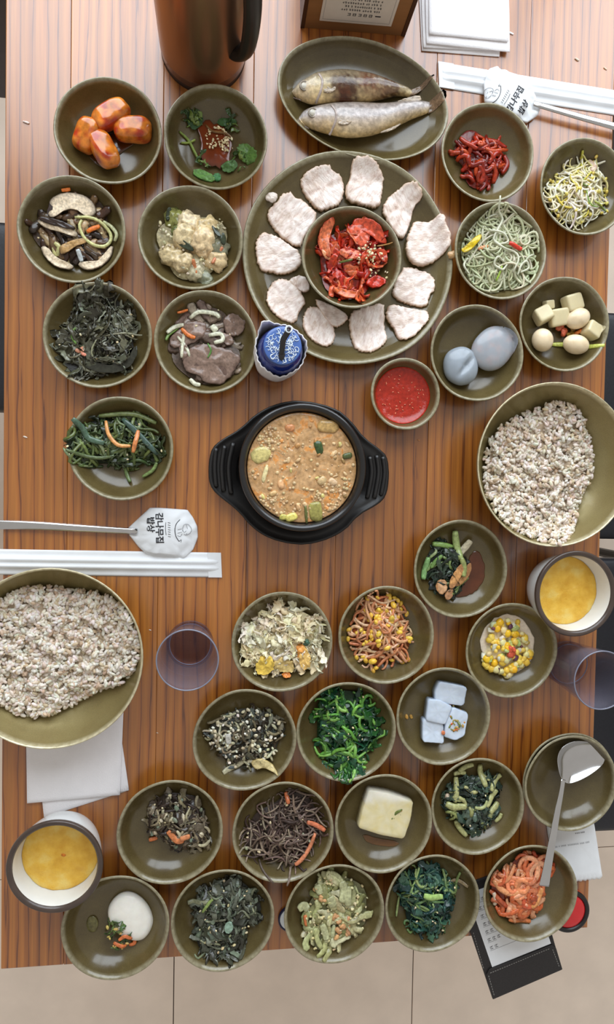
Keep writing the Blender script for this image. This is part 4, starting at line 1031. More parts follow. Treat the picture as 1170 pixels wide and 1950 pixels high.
# ---- pale green stalks
hp = Heap(d_pale, 640, 1735, 68, 64, .018, 'pale_green_stalks', 'pale green stalk strips dusted with beige powder', lump=.12, hollow=.5)
hp.base((120, 118, 84))
hp.strands(70, .032, .0046, .0016, cols((160, 158, 108), (178, 174, 130), (134, 134, 84), (194, 190, 150)), 'stalk_strip', 'stalk_strips', FOODW, 36, .6, .0015, .0045, 'ribbon', 8, 9, .95, .4, .4, .16)
for pt, w in (([(628, 1708), (634, 1722), (640, 1736)], .0066), ([(652, 1680), (656, 1698), (650, 1716)], .0062), ([(665, 1690), (662, 1708), (664, 1724)], .0058), ([(605, 1690), (612, 1704)], .0056), ([(614, 1760), (620, 1778), (622, 1788)], .005), ([(630, 1664), (645, 1672), (654, 1682)], .003), ([(570, 1738), (580, 1732), (588, 1738)], .006)):
    hp.strip(pt, w, .0018, (178, 178, 134), 'stalk_strip', FOODW, .006)
hp.bits(150, .0015, cols((214, 204, 150), (222, 214, 170), (206, 186, 140)), 'powder_crumb', 'powder_crumbs', FOOD, 0, .8, .005)
hp.bits(16, .003, cols((206, 160, 110), (196, 146, 100)), 'carrot_bit', 'carrot_bits', FOOD, 10, .8, .005, at=(650, 1760, 22)); hp.bits(8, .003, cols((206, 160, 110)), 'carrot_bit', 'carrot_bits', FOOD, 4, .8, .005, at=(612, 1700, 12)); hp.strip([(582, 1748), (585, 1766)], .003, .0016, (206, 116, 66), 'carrot_strip', FOODW, .004); hp.flush()

# ---- blue-green spinach
hp = leafy(d_dspin, 816, 1714, 58, 62, .023, 'blue_green_spinach', 'dark blue-green spinach with pale stem pieces', (24, 44, 40), ((38, 70, 64), (52, 88, 76), (28, 50, 48), (70, 104, 80)), ((112, 136, 78), (88, 116, 70), (140, 158, 100)), 80, 34, .0056, .034, .0018, 28, 20, lump=.10, ses=20, sl=.04)
hp.strip([(806, 1702), (825, 1706), (842, 1704)], .0046, .0018, (160, 190, 108), 'stem', FOODW, .008); hp.strip([(880, 1666), (876, 1690), (872, 1712)], .0022, .0016, (120, 140, 84), 'stem', FOODW, .003); hp.strip([(864, 1688), (880, 1686), (894, 1692)], .0026, .001, (150, 130, 96), 'stem', FOODW, .003); hp.strip([(758, 1752), (762, 1736), (766, 1718)], .0016, .0014, (130, 144, 90), 'stem', FOODW, .003); hp.flush()

# ---- red radish shreds
hp = Heap(d_rad, 997, 1690, 54, 66, .020, 'red_radish_shreds', 'orange-red seasoned radish shreds in loose curls', lump=.12, rot=-.15)
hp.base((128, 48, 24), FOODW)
hp.strands(64, .058, .0034, .0022, cols((216, 132, 88), (200, 98, 54), (228, 164, 124), (184, 80, 46)), 'radish_shred', 'radish_shreds', FOODW, 40, 1.9, .0018, .006, 'stem', 8, 14, .86, over=1.0)
hp.strip([(943, 1680), (955, 1694), (975, 1700), (994, 1694)], .0042, .003, (222, 150, 100), 'radish_shred', FOODW, .005); hp.strip([(944, 1704), (948, 1720), (947, 1730)], .0034, .0022, (230, 206, 180), 'radish_shred', FOODW, .003); hp.strip([(1032, 1690), (1022, 1712), (1012, 1726)], .0042, .0026, (226, 154, 92), 'radish_shred', FOODW, .007); hp.strip([(972, 1754), (990, 1758), (1015, 1760)], .0038, .0022, (206, 120, 70), 'radish_shred', FOODW, .004); hp.flush()

# ---- pork slices around the kimchi (each a thing)
def mat_pork():
    m, nt, bs = newmat('boiled_pork')
    at = nt.nodes.new('ShaderNodeAttribute'); at.attribute_name = 'Col'
    oi = nt.nodes.new('ShaderNodeObjectInfo'); tc = nt.nodes.new('ShaderNodeTexCoord')
    an = node(nt, 'ShaderNodeMath', operation='MULTIPLY'); an.inputs[1].default_value = 6.28; nt.links.new(oi.outputs['Random'], an.inputs[0])
    vr = node(nt, 'ShaderNodeVectorRotate', rotation_type='Z_AXIS'); nt.links.new(tc.outputs['Object'], vr.inputs['Vector']); nt.links.new(an.outputs[0], vr.inputs['Angle'])
    mp = nt.nodes.new('ShaderNodeMapping'); mp.inputs['Scale'].default_value = (1, .28, 1); nt.links.new(vr.outputs[0], mp.inputs[0])
    n1 = noise(nt, mp.outputs[0], 330.0, 4.0, .65, .8)
    g1 = ramp(nt, n1, [(.32, (.78, .68, .62, 1)), (.48, (.99, .97, .96, 1)), (.7, (1.1, 1.1, 1.1, 1))])
    n2 = noise(nt, tc.outputs['Object'], 70.0, 3.0)
    g2 = ramp(nt, n2, [(.35, (.86, .78, .72, 1)), (.6, (1.03, 1.02, 1.02, 1))])
    c = mixrgb(nt, 'MULTIPLY', mixrgb(nt, 'MULTIPLY', at.outputs['Color'], g1), g2)
    nt.links.new(c, bs.inputs['Base Color']); setp(bs, .3, 0, .5, .2)
    bump(nt, bs, n1, .55, .0016)
    return m
PORK = mat_pork()
def K(x, y): return (450 + x * .3675, 280 + y * .3675)
SL = [
 ([(330, 160), (400, 115), (480, 95), (500, 130), (545, 140), (565, 210), (550, 290), (480, 320), (430, 330), (380, 280), (335, 215)], 'upper left of the kimchi bowl, nearest the fish platter', .5),
 ([(590, 80), (640, 65), (700, 80), (765, 150), (760, 240), (740, 320), (680, 310), (570, 280), (565, 215), (590, 160)], 'directly above the kimchi bowl', .2),
 ([(755, 310), (800, 245), (850, 215), (880, 195), (930, 210), (960, 280), (920, 310), (905, 400), (870, 480), (830, 460), (770, 360)], 'folded, at the upper right of the kimchi bowl', 1.1),
 ([(920, 380), (1000, 400), (1040, 360), (1070, 380), (1060, 410), (1097, 465), (1090, 540), (1040, 590), (970, 625), (910, 610), (870, 540), (890, 450)], 'rightmost on the plate', .9),
 ([(870, 610), (960, 630), (1025, 670), (1030, 740), (995, 780), (990, 835), (900, 820), (805, 770), (830, 690), (860, 640)], 'right of the kimchi bowl, second from the bottom right', .4),
 ([(800, 810), (900, 835), (990, 850), (990, 900), (950, 950), (890, 1010), (830, 1000), (825, 960), (780, 890), (775, 850)], 'at the lower right with a brown skin edge', 2.0),
 ([(585, 850), (680, 820), (770, 800), (775, 870), (770, 930), (790, 1000), (740, 1050), (680, 1075), (620, 1060), (590, 960)], 'directly below the kimchi bowl', 1.6),
 ([(400, 780), (460, 800), (580, 860), (580, 900), (510, 945), (450, 870)], 'small, tucked under the kimchi bowl at the lower left', 1.9),
 ([(350, 850), (400, 810), (480, 870), (525, 970), (490, 1040), (420, 1030), (345, 950)], 'right beside the blue bottle', 1.9),
 ([(150, 790), (180, 700), (240, 675), (300, 700), (370, 800), (330, 850), (310, 920), (230, 900), (165, 840)], 'with a tan skin edge just above the blue bottle', 2.1),
 ([(265, 680), (350, 650), (395, 730), (350, 755), (300, 720)], 'smallest, at the left under the kimchi bowl', .3),
 ([(95, 500), (130, 440), (200, 450), (260, 490), (340, 545), (340, 620), (250, 665), (190, 650), (110, 640)], 'leftmost on the plate', .6),
 ([(150, 350), (200, 290), (270, 220), (310, 260), (345, 265), (420, 330), (420, 370), (350, 470), (335, 525), (260, 490), (190, 420)], 'wide, at the upper left between two others', .8)]
for i, (pl, where, ang) in enumerate(SL):
    pts = [K(*p) for p in pl]
    c0 = np.mean([P(a, b, .013) for a, b in pts], 0)
    zf = float(d_pork.floor(c0[0], c0[1])) + (.0005 + .002 * (i % 2))
    free_piece(d_pork, pts, zf, .0046, (246, 236, 228), (206, 174, 138), 'pork_slice', 'boiled pork slice ' + where, 'pork', 'boiled pork slices', PORK, h=.013, m=84, jag=.035, bumpa=.0009, bs=230.0, streak=(ang + PI / 2, 520.0, (206, 178, 168), .5), rings=(1.0, .985, .95, .86, .74, .6, .46, .3, .15), edgez=(0, .55, .93, 1, 1, 1, 1, 1, 1))
for (x, y, rx, ry, lab) in ((853, 494, 10, 7, 'tiny tan pork crumb at the right rim of the plate'), (516, 383, 12, 9, 'small white fat scrap at the left of the pork plate')):
    round_thing(d_pork, x, y, rx, ry, .5, .003, (196, 160, 110) if x > 800 else (228, 220, 210), 'pork_scrap', lab, 'pork', None, PORK, h=.01, nz=.2, ns=400)

# ---- kimchi in the middle
KIM = mat_food('kimchi_leaf', .2, .55, .4, .5, 260.0, .4)
hp = Heap(d_kim, 668, 500, 66, 72, .020, 'red_kimchi', 'bright red kimchi leaves sprinkled with sesame seeds', lump=.08)
hp.base((140, 30, 16), KIM, bumpy=.003)
hp.strands(60, .042, .0070, .0012, cols((190, 44, 24), (206, 66, 34), (166, 30, 18), (214, 104, 62)), 'kimchi_piece', 'kimchi_pieces', KIM, 30, .8, .0022, .005, 'leaf', 8, 10, .88, .7, .6, .2, over=1.05)
for pl, c in (([(605, 445), (618, 425), (640, 418), (632, 440), (625, 465), (632, 498), (618, 490), (604, 470)], (226, 120, 76)), ([(668, 420), (700, 422), (724, 440), (735, 470), (722, 468), (700, 450), (672, 440)], (216, 84, 54)), ([(610, 472), (628, 488), (632, 500), (615, 492)], (232, 160, 112)), ([(625, 548), (655, 552), (688, 560), (680, 572), (650, 570)], (222, 110, 60)), ([(660, 432), (690, 430), (706, 456), (690, 478), (668, 460)], (224, 100, 70)), ([(640, 480), (668, 474), (690, 490), (670, 502), (648, 492)], (214, 110, 72)), ([(712, 476), (735, 480), (736, 506), (722, 500)], (196, 70, 36)), ([(690, 540), (720, 520), (738, 540), (716, 552)], (196, 50, 30))):
    hp.piece(pl, .0018, c, (186, 50, 26), 'kimchi_leaf', KIM, .0065, .0018, 260.0, .04)
hp.bits(60, .0013, SES, 'sesame_seed', 'sesame_seeds', FOOD, 12, lift=.009, at=(700, 490, 26), flat=.5, elong=1.5, nz=0); hp.bits(14, .0013, SES, 'sesame_seed', 'sesame_seeds', FOOD, 0, lift=.009, at=(722, 520, 20), flat=.5, elong=1.5, nz=0)
hp.strip([(645, 502), (658, 502), (668, 500)], .0018, .001, (96, 100, 48), 'scallion', FOODW, .010); hp.strip([(716, 470), (730, 470), (742, 470)], .0009, .0008, (196, 150, 90), 'stem', FOODW, .006); hp.flush()

# ---- two grilled fish
FISH = mat_food('grilled_fish_skin', .22, .6, .4, .28, 190.0, .6)
def fish(top, bot, tail, label, char, fins):
    N, k = 70, 36
    h = .016
    T = catmull([P(a, b, h)[:2] for a, b in top], N); Bt = catmull([P(a, b, h)[:2] for a, b in bot], N)
    C = (T + Bt) / 2; hw = np.linalg.norm(T - Bt, axis=1) / 2
    hw[0] *= .45
    side = (T - Bt) / (np.linalg.norm(T - Bt, axis=1)[:, None] + 1e-9)
    thk = np.minimum(hw * .62, .0125) + .0012; thk[0] *= .5
    z0 = d_fish.z0 + .0062
    a = np.arange(k) * 2 * PI / k
    V = np.zeros((N, k, 3)); Cc = np.zeros((N, k, 3))
    back, mid, belly = lin((104, 90, 74)), (lin((206, 188, 150)) if fins['eye'][1] < 180 else lin((204, 196, 194))), lin((226, 196, 138))
    for i in range(N):
        cz = z0 + thk[i] * .95
        V[i, :, :2] = C[i] + side[i] * (np.cos(a) * hw[i])[:, None]
        V[i, :, 2] = cz + np.sin(a) * thk[i]
        u = np.cos(a)[:, None]
        Cc[i] = np.where(u > 0, mid * (1 - u) + back * u, mid * (1 + u) + belly * (-u))
    v = V.reshape(-1, 3); c = Cc.reshape(-1, 3)
    v[:, 2] = np.maximum(v[:, 2], d_fish.floor(v[:, 0], v[:, 1]) + .0003)
    for (x, y, r, amt, cc) in char:
        p = P(x, y, h + .006); g = np.clip(1.5 * np.exp(-(np.hypot(v[:, 0] - p[0], v[:, 1] - p[1]) / (1.15 * r * scale_at(x, y))) ** 2) * (1 + .7 * wn(v, 420.0, x)), 0, 1)[:, None] * amt
        c = c * (1 - g) + lin(cc) * g
    c = np.clip(c * (1 + .22 * wn(v, 520.0, 4.0))[:, None], 0, 1)
    f = []
    for i in range(N - 1):
        for j in range(k):
            j2 = (j + 1) % k; f.append((i * k + j, (i + 1) * k + j, (i + 1) * k + j2, i * k + j2))
    f.append(tuple(range(k))); f.append(tuple((N - 1) * k + j for j in range(k - 1, -1, -1)))
    t = thing('grilled_fish', label, 'fish', (C[N // 2][0], C[N // 2][1], z0), 'grilled fish on the oval platter')
    build('body', MB().add(v, f, c), FISH, t)
    def zat(x, y):
        d = np.hypot(C[:, 0] - x, C[:, 1] - y); i = int(d.argmin())
        return z0 + thk[i] * .95 + thk[i] * math.sqrt(max(0, 1 - (min(d[i] / hw[i], .97)) ** 2))
    q = np.array([P(a_, b_, h + .004) for a_, b_ in tail])
    vv, ff, I = slab_vf(q, z0 + .006, .0014, None, 40, 1, .02, bump=.0005, bs=600)
    vv[:, 2] += np.maximum(0, d_fish.floor(vv[:, 0], vv[:, 1]) + .001 - vv[:, 2])
    build('tail_fin', MB().add(vv, ff, np.clip(lin((120, 96, 72)) * (1 + .4 * np.sin(vv[:, 1] * 3500))[:, None], 0, 1)), FISH, t)
    e = P(*fins['eye'], h + .01); ez = zat(e[0], e[1])
    vv, ff = blob_vf((e[0], e[1], ez - .0004), (.0046, .0046, .0022), nu=20, nv=10)
    ey = build('eye', MB().add(vv, ff, lin((196, 190, 176))), JELLY, t)
    vv, ff = lathe_vf([(.0048, 0), (.0056, .0012), (.0064, .0008), (.0066, -.001)], 22, (e[0], e[1], ez)); build('eye_ring', MB().add(vv, ff, lin((150, 138, 124))), FISH, ey)
    for nm, w in (('gill_cover', .0016), ('mouth', .0011)):
        p = np.array([P(a_, b_, h + .008) for a_, b_ in fins[nm]]); p = catmull(p[:, :2], 12)
        zz = np.array([zat(x, y) for x, y in p]) + (.0002 if nm == 'gill_cover' else -.0002)
        vv, ff = tube_vf(np.column_stack([p, zz]), w, .0008, 8); build(nm, MB().add(vv, ff, lin((176, 160, 150) if nm == 'gill_cover' else (96, 76, 62))), FISH, t)
    for pl in fins.get('fin', []):
        p = np.array([P(a_, b_, h + .006) for a_, b_ in pl]); cx, cy = p[:, 0].mean(), p[:, 1].mean()
        zt = zat(cx, cy)
        vv, ff, I = slab_vf(p, zt - .0012, .0014, None, 30, 1, .03, bump=.0006, bs=700)
        build('fin', MB().add(vv, ff, np.clip(lin((168, 150, 128)) * (1 + .4 * np.sin(vv[:, 0] * 3000))[:, None], 0, 1)), FISH, t)
fish([(557, 168), (570, 156), (585, 149), (608, 141), (653, 136), (698, 142), (737, 151), (774, 163), (788, 168)], [(558, 172), (566, 184), (580, 194), (598, 201), (633, 198), (681, 198), (723, 190), (755, 180), (786, 180)], [(782, 166), (800, 160), (822, 147), (826, 150), (806, 168), (784, 180)], 'grilled fish with charred patches, upper on the oval platter',
     [(660, 173, 22, .95, (58, 34, 20)), (642, 166, 12, .8, (72, 44, 26)), (700, 162, 16, .9, (96, 48, 28)), (742, 166, 20, .9, (84, 50, 32)), (655, 190, 14, .9, (84, 40, 18)), (722, 182, 12, .5, (110, 70, 42)), (575, 178, 16, .3, (170, 150, 150))],
     {'eye': (580, 163), 'gill_cover': [(606, 146), (612, 160), (610, 178), (602, 196)], 'mouth': [(558, 171), (566, 178), (575, 186)], 'fin': [[(612, 172), (640, 170), (636, 182), (616, 186)]]})
fish([(570, 220), (578, 210), (592, 205), (612, 202), (667, 198), (723, 200), (766, 197), (800, 193), (818, 191)], [(570, 226), (576, 234), (588, 242), (603, 249), (633, 259), (667, 264), (709, 259), (752, 243), (785, 226), (818, 212)], [(814, 192), (830, 183), (846, 174), (848, 194), (832, 206), (815, 213)], 'silver grilled fish, lower on the oval platter',
     [(700, 230, 26, .35, (126, 104, 90)), (760, 215, 16, .3, (130, 110, 96)), (640, 214, 24, .3, (130, 118, 104)), (620, 252, 16, .4, (206, 166, 96)), (600, 232, 14, .3, (160, 140, 132))],
     {'eye': (596, 214), 'gill_cover': [(630, 204), (638, 220), (637, 238), (628, 256)], 'mouth': [(570, 224), (580, 232), (590, 240)], 'fin': [[(752, 193), (775, 184), (802, 178), (806, 190), (780, 196)], [(640, 232), (672, 230), (666, 244), (642, 246)], [(716, 258), (745, 246), (768, 236), (744, 254)]]})
OILM = SAUCEM

# ---- rice in both bowls
def rice(dish, cx, cy, rx, ry, H, label, n, tint):
    hp = Heap(dish, cx, cy, rx, ry, H, 'cooked_rice', label, 'rice', lump=.07, p=.42)
    hp.base((176, 156, 132), RICE, bumpy=.003)
    gv, gf = blob_vf((0, 0, 0), (.0040, .0021, .0018), nu=8, nv=6)
    gf = np.array([list(q) + [q[0]] * (4 - len(q)) for q in gf])
    gv0 = gv; m = len(gv0)
    VV = []; CC = []
    pts = np.array([hp.pick(1.0) for _ in range(n)])
    z = hp.z(pts[:, 0], pts[:, 1])
    clump = wn(np.column_stack([pts, z]), 170.0, cx)
    clump2 = wn(np.column_stack([pts, z]), 420.0, cy)
    z = z + .0050 * clump + .0025 * clump2 + rng.uniform(-.001, .0035, n)
    z = np.maximum(z, dish.floor(pts[:, 0], pts[:, 1]) + .0014)
    for i in range(n):
        E = np.array(mathutils.Euler((rng.uniform(-.6, .6), rng.uniform(-.6, .6), rng.uniform(0, 6.3))).to_matrix())
        VV.append((gv0 * rng.uniform(.85, 1.2)) @ E.T + np.array([pts[i, 0], pts[i, 1], z[i]]))
        t_ = rng.uniform()
        c = lin((232, 224, 212)) if t_ < tint else (lin((206, 184, 156)) if t_ < tint + .22 else lin((222, 208, 190)))
        CC.append(np.tile(jit(c, .07), (m, 1)))
    mb = MB(); mb.v = [np.vstack(VV)]; mb.c = [np.vstack(CC)]; mb.n = n * m
    base = (np.arange(n) * m)[:, None, None]
    F = (gf[None] + base).reshape(-1, 4)
    mb.f = [tuple(q) if q[3] != q[0] else tuple(q[:3]) for q in F.tolist()]
    tag(build('grains', mb, RICE, hp.t), kind='stuff')
rice(d_riceL, 108, 1234, 150, 128, .034, 'beige barley rice filling the left brass bowl', 4300, .55)
rice(d_riceR, 1026, 898, 112, 120, .030, 'brownish barley rice heaped in the right brass bowl', 3000, .42)
# ================================================================== OTHER THINGS ON THE TABLE
def poly_px(pts, h): return np.array([P(a, b, h) for a, b in pts])
def text_obj(body, size, mat, parent, place, name='lettering', width=1.0):
    """flat print: place maps text plane (u right, v up) to a world point"""
    cu = bpy.data.curves.new('tmp', 'FONT'); cu.body = body; cu.size = size; cu.offset = size * .025; cu.align_x = 'CENTER'; cu.align_y = 'CENTER'
    ob = bpy.data.objects.new('tmp', cu); COL.objects.link(ob)
    dg = bpy.context.evaluated_depsgraph_get()
    me = bpy.data.meshes.new_from_object(ob.evaluated_get(dg))
    bpy.data.objects.remove(ob); bpy.data.curves.remove(cu)
    if len(me.vertices) == 0: return None
    co = np.zeros(len(me.vertices) * 3); me.vertices.foreach_get('co', co); co = co.reshape(-1, 3)
    v = np.array([place(u * width, w) for u, w, _ in co])
    return build(name, MB().add(v, [tuple(p.vertices) for p in me.polygons]), mat, parent, smooth=False)

# ---- hot stone pot on its saucer
def C7(x, y): return (380 + x * .3248, 740 + y * .3248)
so = [(75, 345), (55, 420), (52, 520), (66, 580), (110, 628), (225, 715), (300, 808), (400, 878), (560, 918), (700, 905), (850, 838), (925, 745), (1060, 672), (1098, 622), (1112, 520), (1105, 415), (1080, 372), (960, 285), (895, 195), (800, 112), (600, 66), (450, 86), (330, 148), (235, 240), (130, 298)]
sq = poly_px([C7(*p) for p in so], .022)
scx, scy = P(571, 900, .022)[:2]
saucer = thing('pot_saucer', 'black plastic saucer with two ridged handles under the stew pot', 'saucer', (scx, scy, TZ))
p2 = resample(chaikin(sq[:, :2], 1), 96)
if np.sum(p2[:, 0] * np.roll(p2[:, 1], -1) - p2[:, 1] * np.roll(p2[:, 0], -1)) < 0: p2 = p2[::-1]
cc_ = np.array([scx, scy])
def ring(s, z, rnd=None):
    q = cc_ + (p2 - cc_) * s
    if rnd is not None:
        d = p2 - cc_; L = np.linalg.norm(d, axis=1)[:, None]; q = cc_ + d / L * np.minimum(L * s, rnd)
    return np.column_stack([q, np.full(len(q), TZ + z)])
R_in = .088
rings = [ring(.80, 0, .080), ring(.90, 0, .090), ring(.965, .012, None), ring(1.0, .021), ring(1.0, .0235), ring(.975, .0245), ring(.96, .0225), ring(.9, .0215, None), ring(.7, .0205, R_in + .002), ring(.7, .0195, R_in), ring(.7, .009, R_in - .004), ring(.3, .008, None)]
v = np.vstack(rings); n = 96; f = []
for i in range(len(rings) - 1):
    for j in range(n):
        j2 = (j + 1) % n; f.append((i * n + j, i * n + j2, (i + 1) * n + j2, (i + 1) * n + j))
f.append(tuple(n * (len(rings) - 1) + j for j in range(n))); f.append(tuple(range(n - 1, -1, -1)))
build('tray', MB().add(v, f), BLACKM, saucer)
for ln in ([(98, 350), (90, 460), (98, 575)], [(148, 335), (132, 460), (142, 600)], [(198, 318), (172, 460), (186, 615)], [(1000, 400), (1010, 500), (985, 640)], [(1040, 392), (1050, 500), (1026, 640)], [(1076, 400), (1086, 500), (1066, 625)]):
    q = catmull(poly_px([C7(*p) for p in ln], .023), 14)
    q[:, 2] = TZ + .0222
    vv, ff = tube_vf(q, .0032, .0030, 10); build('ridge', MB().add(vv, ff), BLACKM, saucer)

pot_c = P(578, 890, .078); pk = scale_at(578, 890, .078)
PR = 122 * pk
PX, PY = pot_c[0], pot_c[1]; PZ = TZ + .0085
prof = [(.0, 0), (.50, 0), (.56, .004), (.70, .014), (.84, .032), (.90, .050), (.93, .056), (.985, .060), (1.0, .064), (.995, .068), (.965, .0698), (.93, .069), (.90, .066), (.885, .062), (.86, .052), (.80, .036), (.6, .018), (.3, .012), (.02, .011)]
pr = densify(prof, 3) * np.array([PR, 1.0])
v, f = lathe_vf(pr, 80, (PX, PY, PZ)); f.append(tuple(len(v) - 80 + j for j in range(80)))
tag(build('stone_pot', MB().add(v, f), BLACKP, None, loc=(PX, PY, PZ)), 'black glazed stone pot of bubbling stew', 'pot')
# stew
def mat_stew():
    m, nt, bs = newmat('stew_broth')
    co = coords(nt)
    a = noise(nt, co, 38.0, 6.0, .68, 1.2)
    col = ramp(nt, a, [(.30, (150, 112, 62)), (.42, (186, 142, 92)), (.54, (206, 164, 116)), (.62, (214, 140, 66)), (.72, (206, 158, 100))])
    b = noise(nt, co, 260.0, 3.0)
    g = ramp(nt, b, [(.3, (.75, .75, .75, 1)), (.7, (1.2, 1.2, 1.2, 1))])
    col = mixrgb(nt, 'MULTIPLY', col, g)
    nt.links.new(col, bs.inputs['Base Color']); setp(bs, .1, 0, .5, .5)
    bump(nt, bs, noise(nt, co, 70.0, 3.0), .35, .002)
    return m
STEW = mat_stew()
stew = thing('bubbling_stew', 'orange-brown soybean stew with tofu and vegetables', 'stew', (PX, PY, PZ + .0125))
SZ = PZ + .0595
nr, na = 18, 80
V = []; 
prs = [(.30, .0125), (.6, .0185), (.80, .0366), (.862, .0533), (.872, .0588)]
for r_, z_ in prs:
    a = np.arange(na) * 2 * PI / na
    V.append(np.column_stack([PX + r_ * PR * .995 * np.cos(a), PY + r_ * PR * .995 * np.sin(a), np.full(na, PZ + z_)]))
for s_ in np.linspace(.985, .03, nr):
    a = np.arange(na) * 2 * PI / na
    q = np.column_stack([PX + .868 * PR * s_ * np.cos(a), PY + .868 * PR * s_ * np.sin(a), np.full(na, SZ)])
    q[:, 2] += .0014 * wn(q, 190.0, 2.0) * min(1, (1 - s_) * 6)
    V.append(q)
v = np.vstack(V); f = []
for i in range(len(V) - 1):
    for j in range(na):
        j2 = (j + 1) % na; f.append((i * na + j, i * na + j2, (i + 1) * na + j2, (i + 1) * na + j))
f.append(tuple((len(V) - 1) * na + j for j in range(na))); f.append(tuple(range(na - 1, -1, -1)))
build('broth', MB().add(v, f), STEW, stew)
def stew_bit(x, y, rx, ry, rot, col, name, rz=.004, e=.7, dz=-.001, mat=None):
    p = P(x, y, .068); k = scale_at(x, y, .068)
    vv, ff = blob_vf((p[0], p[1], SZ + dz), (rx * k, ry * k, rz), (0, 0, rot), e, .12, 250, 18, 10, x)
    build(name, MB().add(vv, ff, lin(col)), mat or FOODW, stew)
for x, y, rx, ry, rot, c, nm in ((497, 866, 20, 15, .5, (206, 190, 122), 'potato'), (505, 902, 4.5, 18, -.25, (228, 212, 158), 'tofu_stick'), (607, 852, 8, 14, .3, (62, 82, 44), 'squash_skin'), (662, 868, 9, 6, .2, (82, 92, 52), 'squash_skin'), (625, 812, 22, 12, 0, (190, 154, 96), 'potato'), (636, 864, 4, 9, -.8, (226, 190, 140), 'soybean'), (535, 922, 6, 9, .3, (226, 176, 126), 'soybean'), (602, 975, 13, 20, .2, (150, 142, 76), 'squash'), (583, 980, 3, 18, .1, (96, 100, 52), 'squash_skin'), (555, 985, 12, 8, .4, (220, 206, 110), 'egg_curd'), (552, 815, 10, 7, 0, (206, 140, 92), 'shellfish'), (568, 965, 4, 8, .3, (224, 180, 130), 'soybean'), (540, 985, 8, 6, 0, (196, 186, 96), 'egg_curd'), (613, 915, 10, 8, .7, (206, 176, 128), 'shellfish'), (634, 918, 9, 7, -.6, (214, 180, 140), 'shellfish'), (520, 940, 8, 5, .5, (206, 170, 116), 'soybean')):
    stew_bit(x, y, rx, ry, rot, c, nm)
for i in range(46):
    a, r = rng.uniform(0, 6.3), 96 * math.sqrt(rng.uniform())
    stew_bit(578 + r * math.cos(a), 893 + r * math.sin(a), rng.uniform(2.5, 7), rng.uniform(2, 5), rng.uniform(0, 3), [(206, 170, 122), (222, 188, 140), (190, 140, 84), (210, 196, 120), (160, 128, 80), (216, 150, 84)][i % 6], 'soybean' if i % 3 else 'shellfish', .0025, .9, -.0006)
mb = MB()
BUB = mat_food('stew_foam', .1, .6, .4, .15, 300, .1)
for i in range(420):
    c = [(662, 945, 40), (640, 950, 42), (512, 835, 24), (560, 925, 90), (600, 900, 95), (520, 960, 28)][rng.randint(6)]
    a, r = rng.uniform(0, 6.3), c[2] * math.sqrt(rng.uniform())
    p = P(c[0] + r * math.cos(a), c[1] + r * math.sin(a), .068)
    if math.hypot(p[0] - PX, p[1] - PY) > PR * .83: continue
    s_ = rng.uniform(.0008, .0026)
    vv, ff = blob_vf((p[0], p[1], SZ + .0002), (s_, s_, s_ * .7), nu=8, nv=6)
    mb.add(vv, ff, jit(lin((206, 176, 130)), .15))
tag(build('foam_bubbles', mb, BUB, stew), kind='stuff')

# ---- steamed egg cups
CUPW = mat_plain('white_glaze', (226, 228, 226), .25, coat=.3, var=.03)
CUPB = mat_plain('brown_rim_glaze', (70, 56, 48), .32, coat=.2, var=.15)
def mat_egg():
    m, nt, bs = newmat('steamed_egg')
    co = coords(nt)
    a = noise(nt, co, 45.0, 4.0)
    col = ramp(nt, a, [(.3, (214, 158, 40)), (.5, (230, 182, 66)), (.7, (236, 204, 110))])
    nt.links.new(col, bs.inputs['Base Color']); setp(bs, .35, 0, .5, .1)
    bump(nt, bs, noise(nt, co, 500.0, 3.0), .5, .0015)
    return m
EGGM = mat_egg()
def egg_cup(x, y, r, label, elabel, ex, ey, er, h=.072, spot=None):
    c = P(x, y, h); R = r * scale_at(x, y, h)
    t = thing('egg_cup', label, 'cup', (c[0], c[1], TZ), 'steamed egg cups')
    po = [(.0, .03), (.50, .03), (.52, .0), (.60, .0), (.64, .05), (.78, .25), (.88, .55), (.93, .80), (.95, .87)]
    v, f = lathe_vf(densify(po) * np.array([R, h]), 64, (c[0], c[1], TZ)); build('cup_wall', MB().add(v, f), CUPW, t)
    pr_ = [(.95, .87), (.985, .91), (1.0, .96), (.985, .995), (.95, 1.0), (.90, .985), (.872, .95)]
    v, f = lathe_vf(densify(pr_) * np.array([R, h]), 64, (c[0], c[1], TZ), .002, x); build('rim_band', MB().add(v, f), CUPB, t)
    pi_ = [(.872, .95), (.86, .85), (.84, .65), (.78, .42), (.66, .22), (.45, .13), (.02, .11)]
    v, f = lathe_vf(densify(pi_) * np.array([R, h]), 64, (c[0], c[1], TZ), .002, x); f.append(tuple(len(v) - 64 + j for j in range(64))); build('cup_lining', MB().add(v, f), CUPW, t)
    lvl = .52
    pe = [(.02, .12), (.43, .145), (.64, .235), (.772, .40), (.808, lvl - .02), (.818, lvl + .015), (.78, lvl + .032), (.6, lvl + .045), (.3, lvl + .05), (.02, lvl + .05)]
    v, f = lathe_vf(densify(pe) * np.array([R * 1.0, h]), 64, (c[0], c[1], TZ + .001)); 
    tm = v[:, 2] > TZ + h * (lvl)
    v[tm, 2] += .0014 * wn(v[tm], 160.0, x)
    f.append(tuple(len(v) - 64 + j for j in range(64))); f.append(tuple(range(63, -1, -1)))
    e = thing('steamed_egg', elabel, 'steamed egg', (c[0], c[1], TZ + h * .13), 'steamed egg in cups')
    build('custard', MB().add(v, f), EGGM, e)
    if spot:
        p = P(spot[0], spot[1], h * .66); vv, ff = blob_vf((p[0], p[1], TZ + h * .573), (.004, .003, .0012), nu=12, nv=6, nz=.2, ns=600); build('toasted_spot', MB().add(vv, ff, lin((206, 120, 40))), FOOD, e)
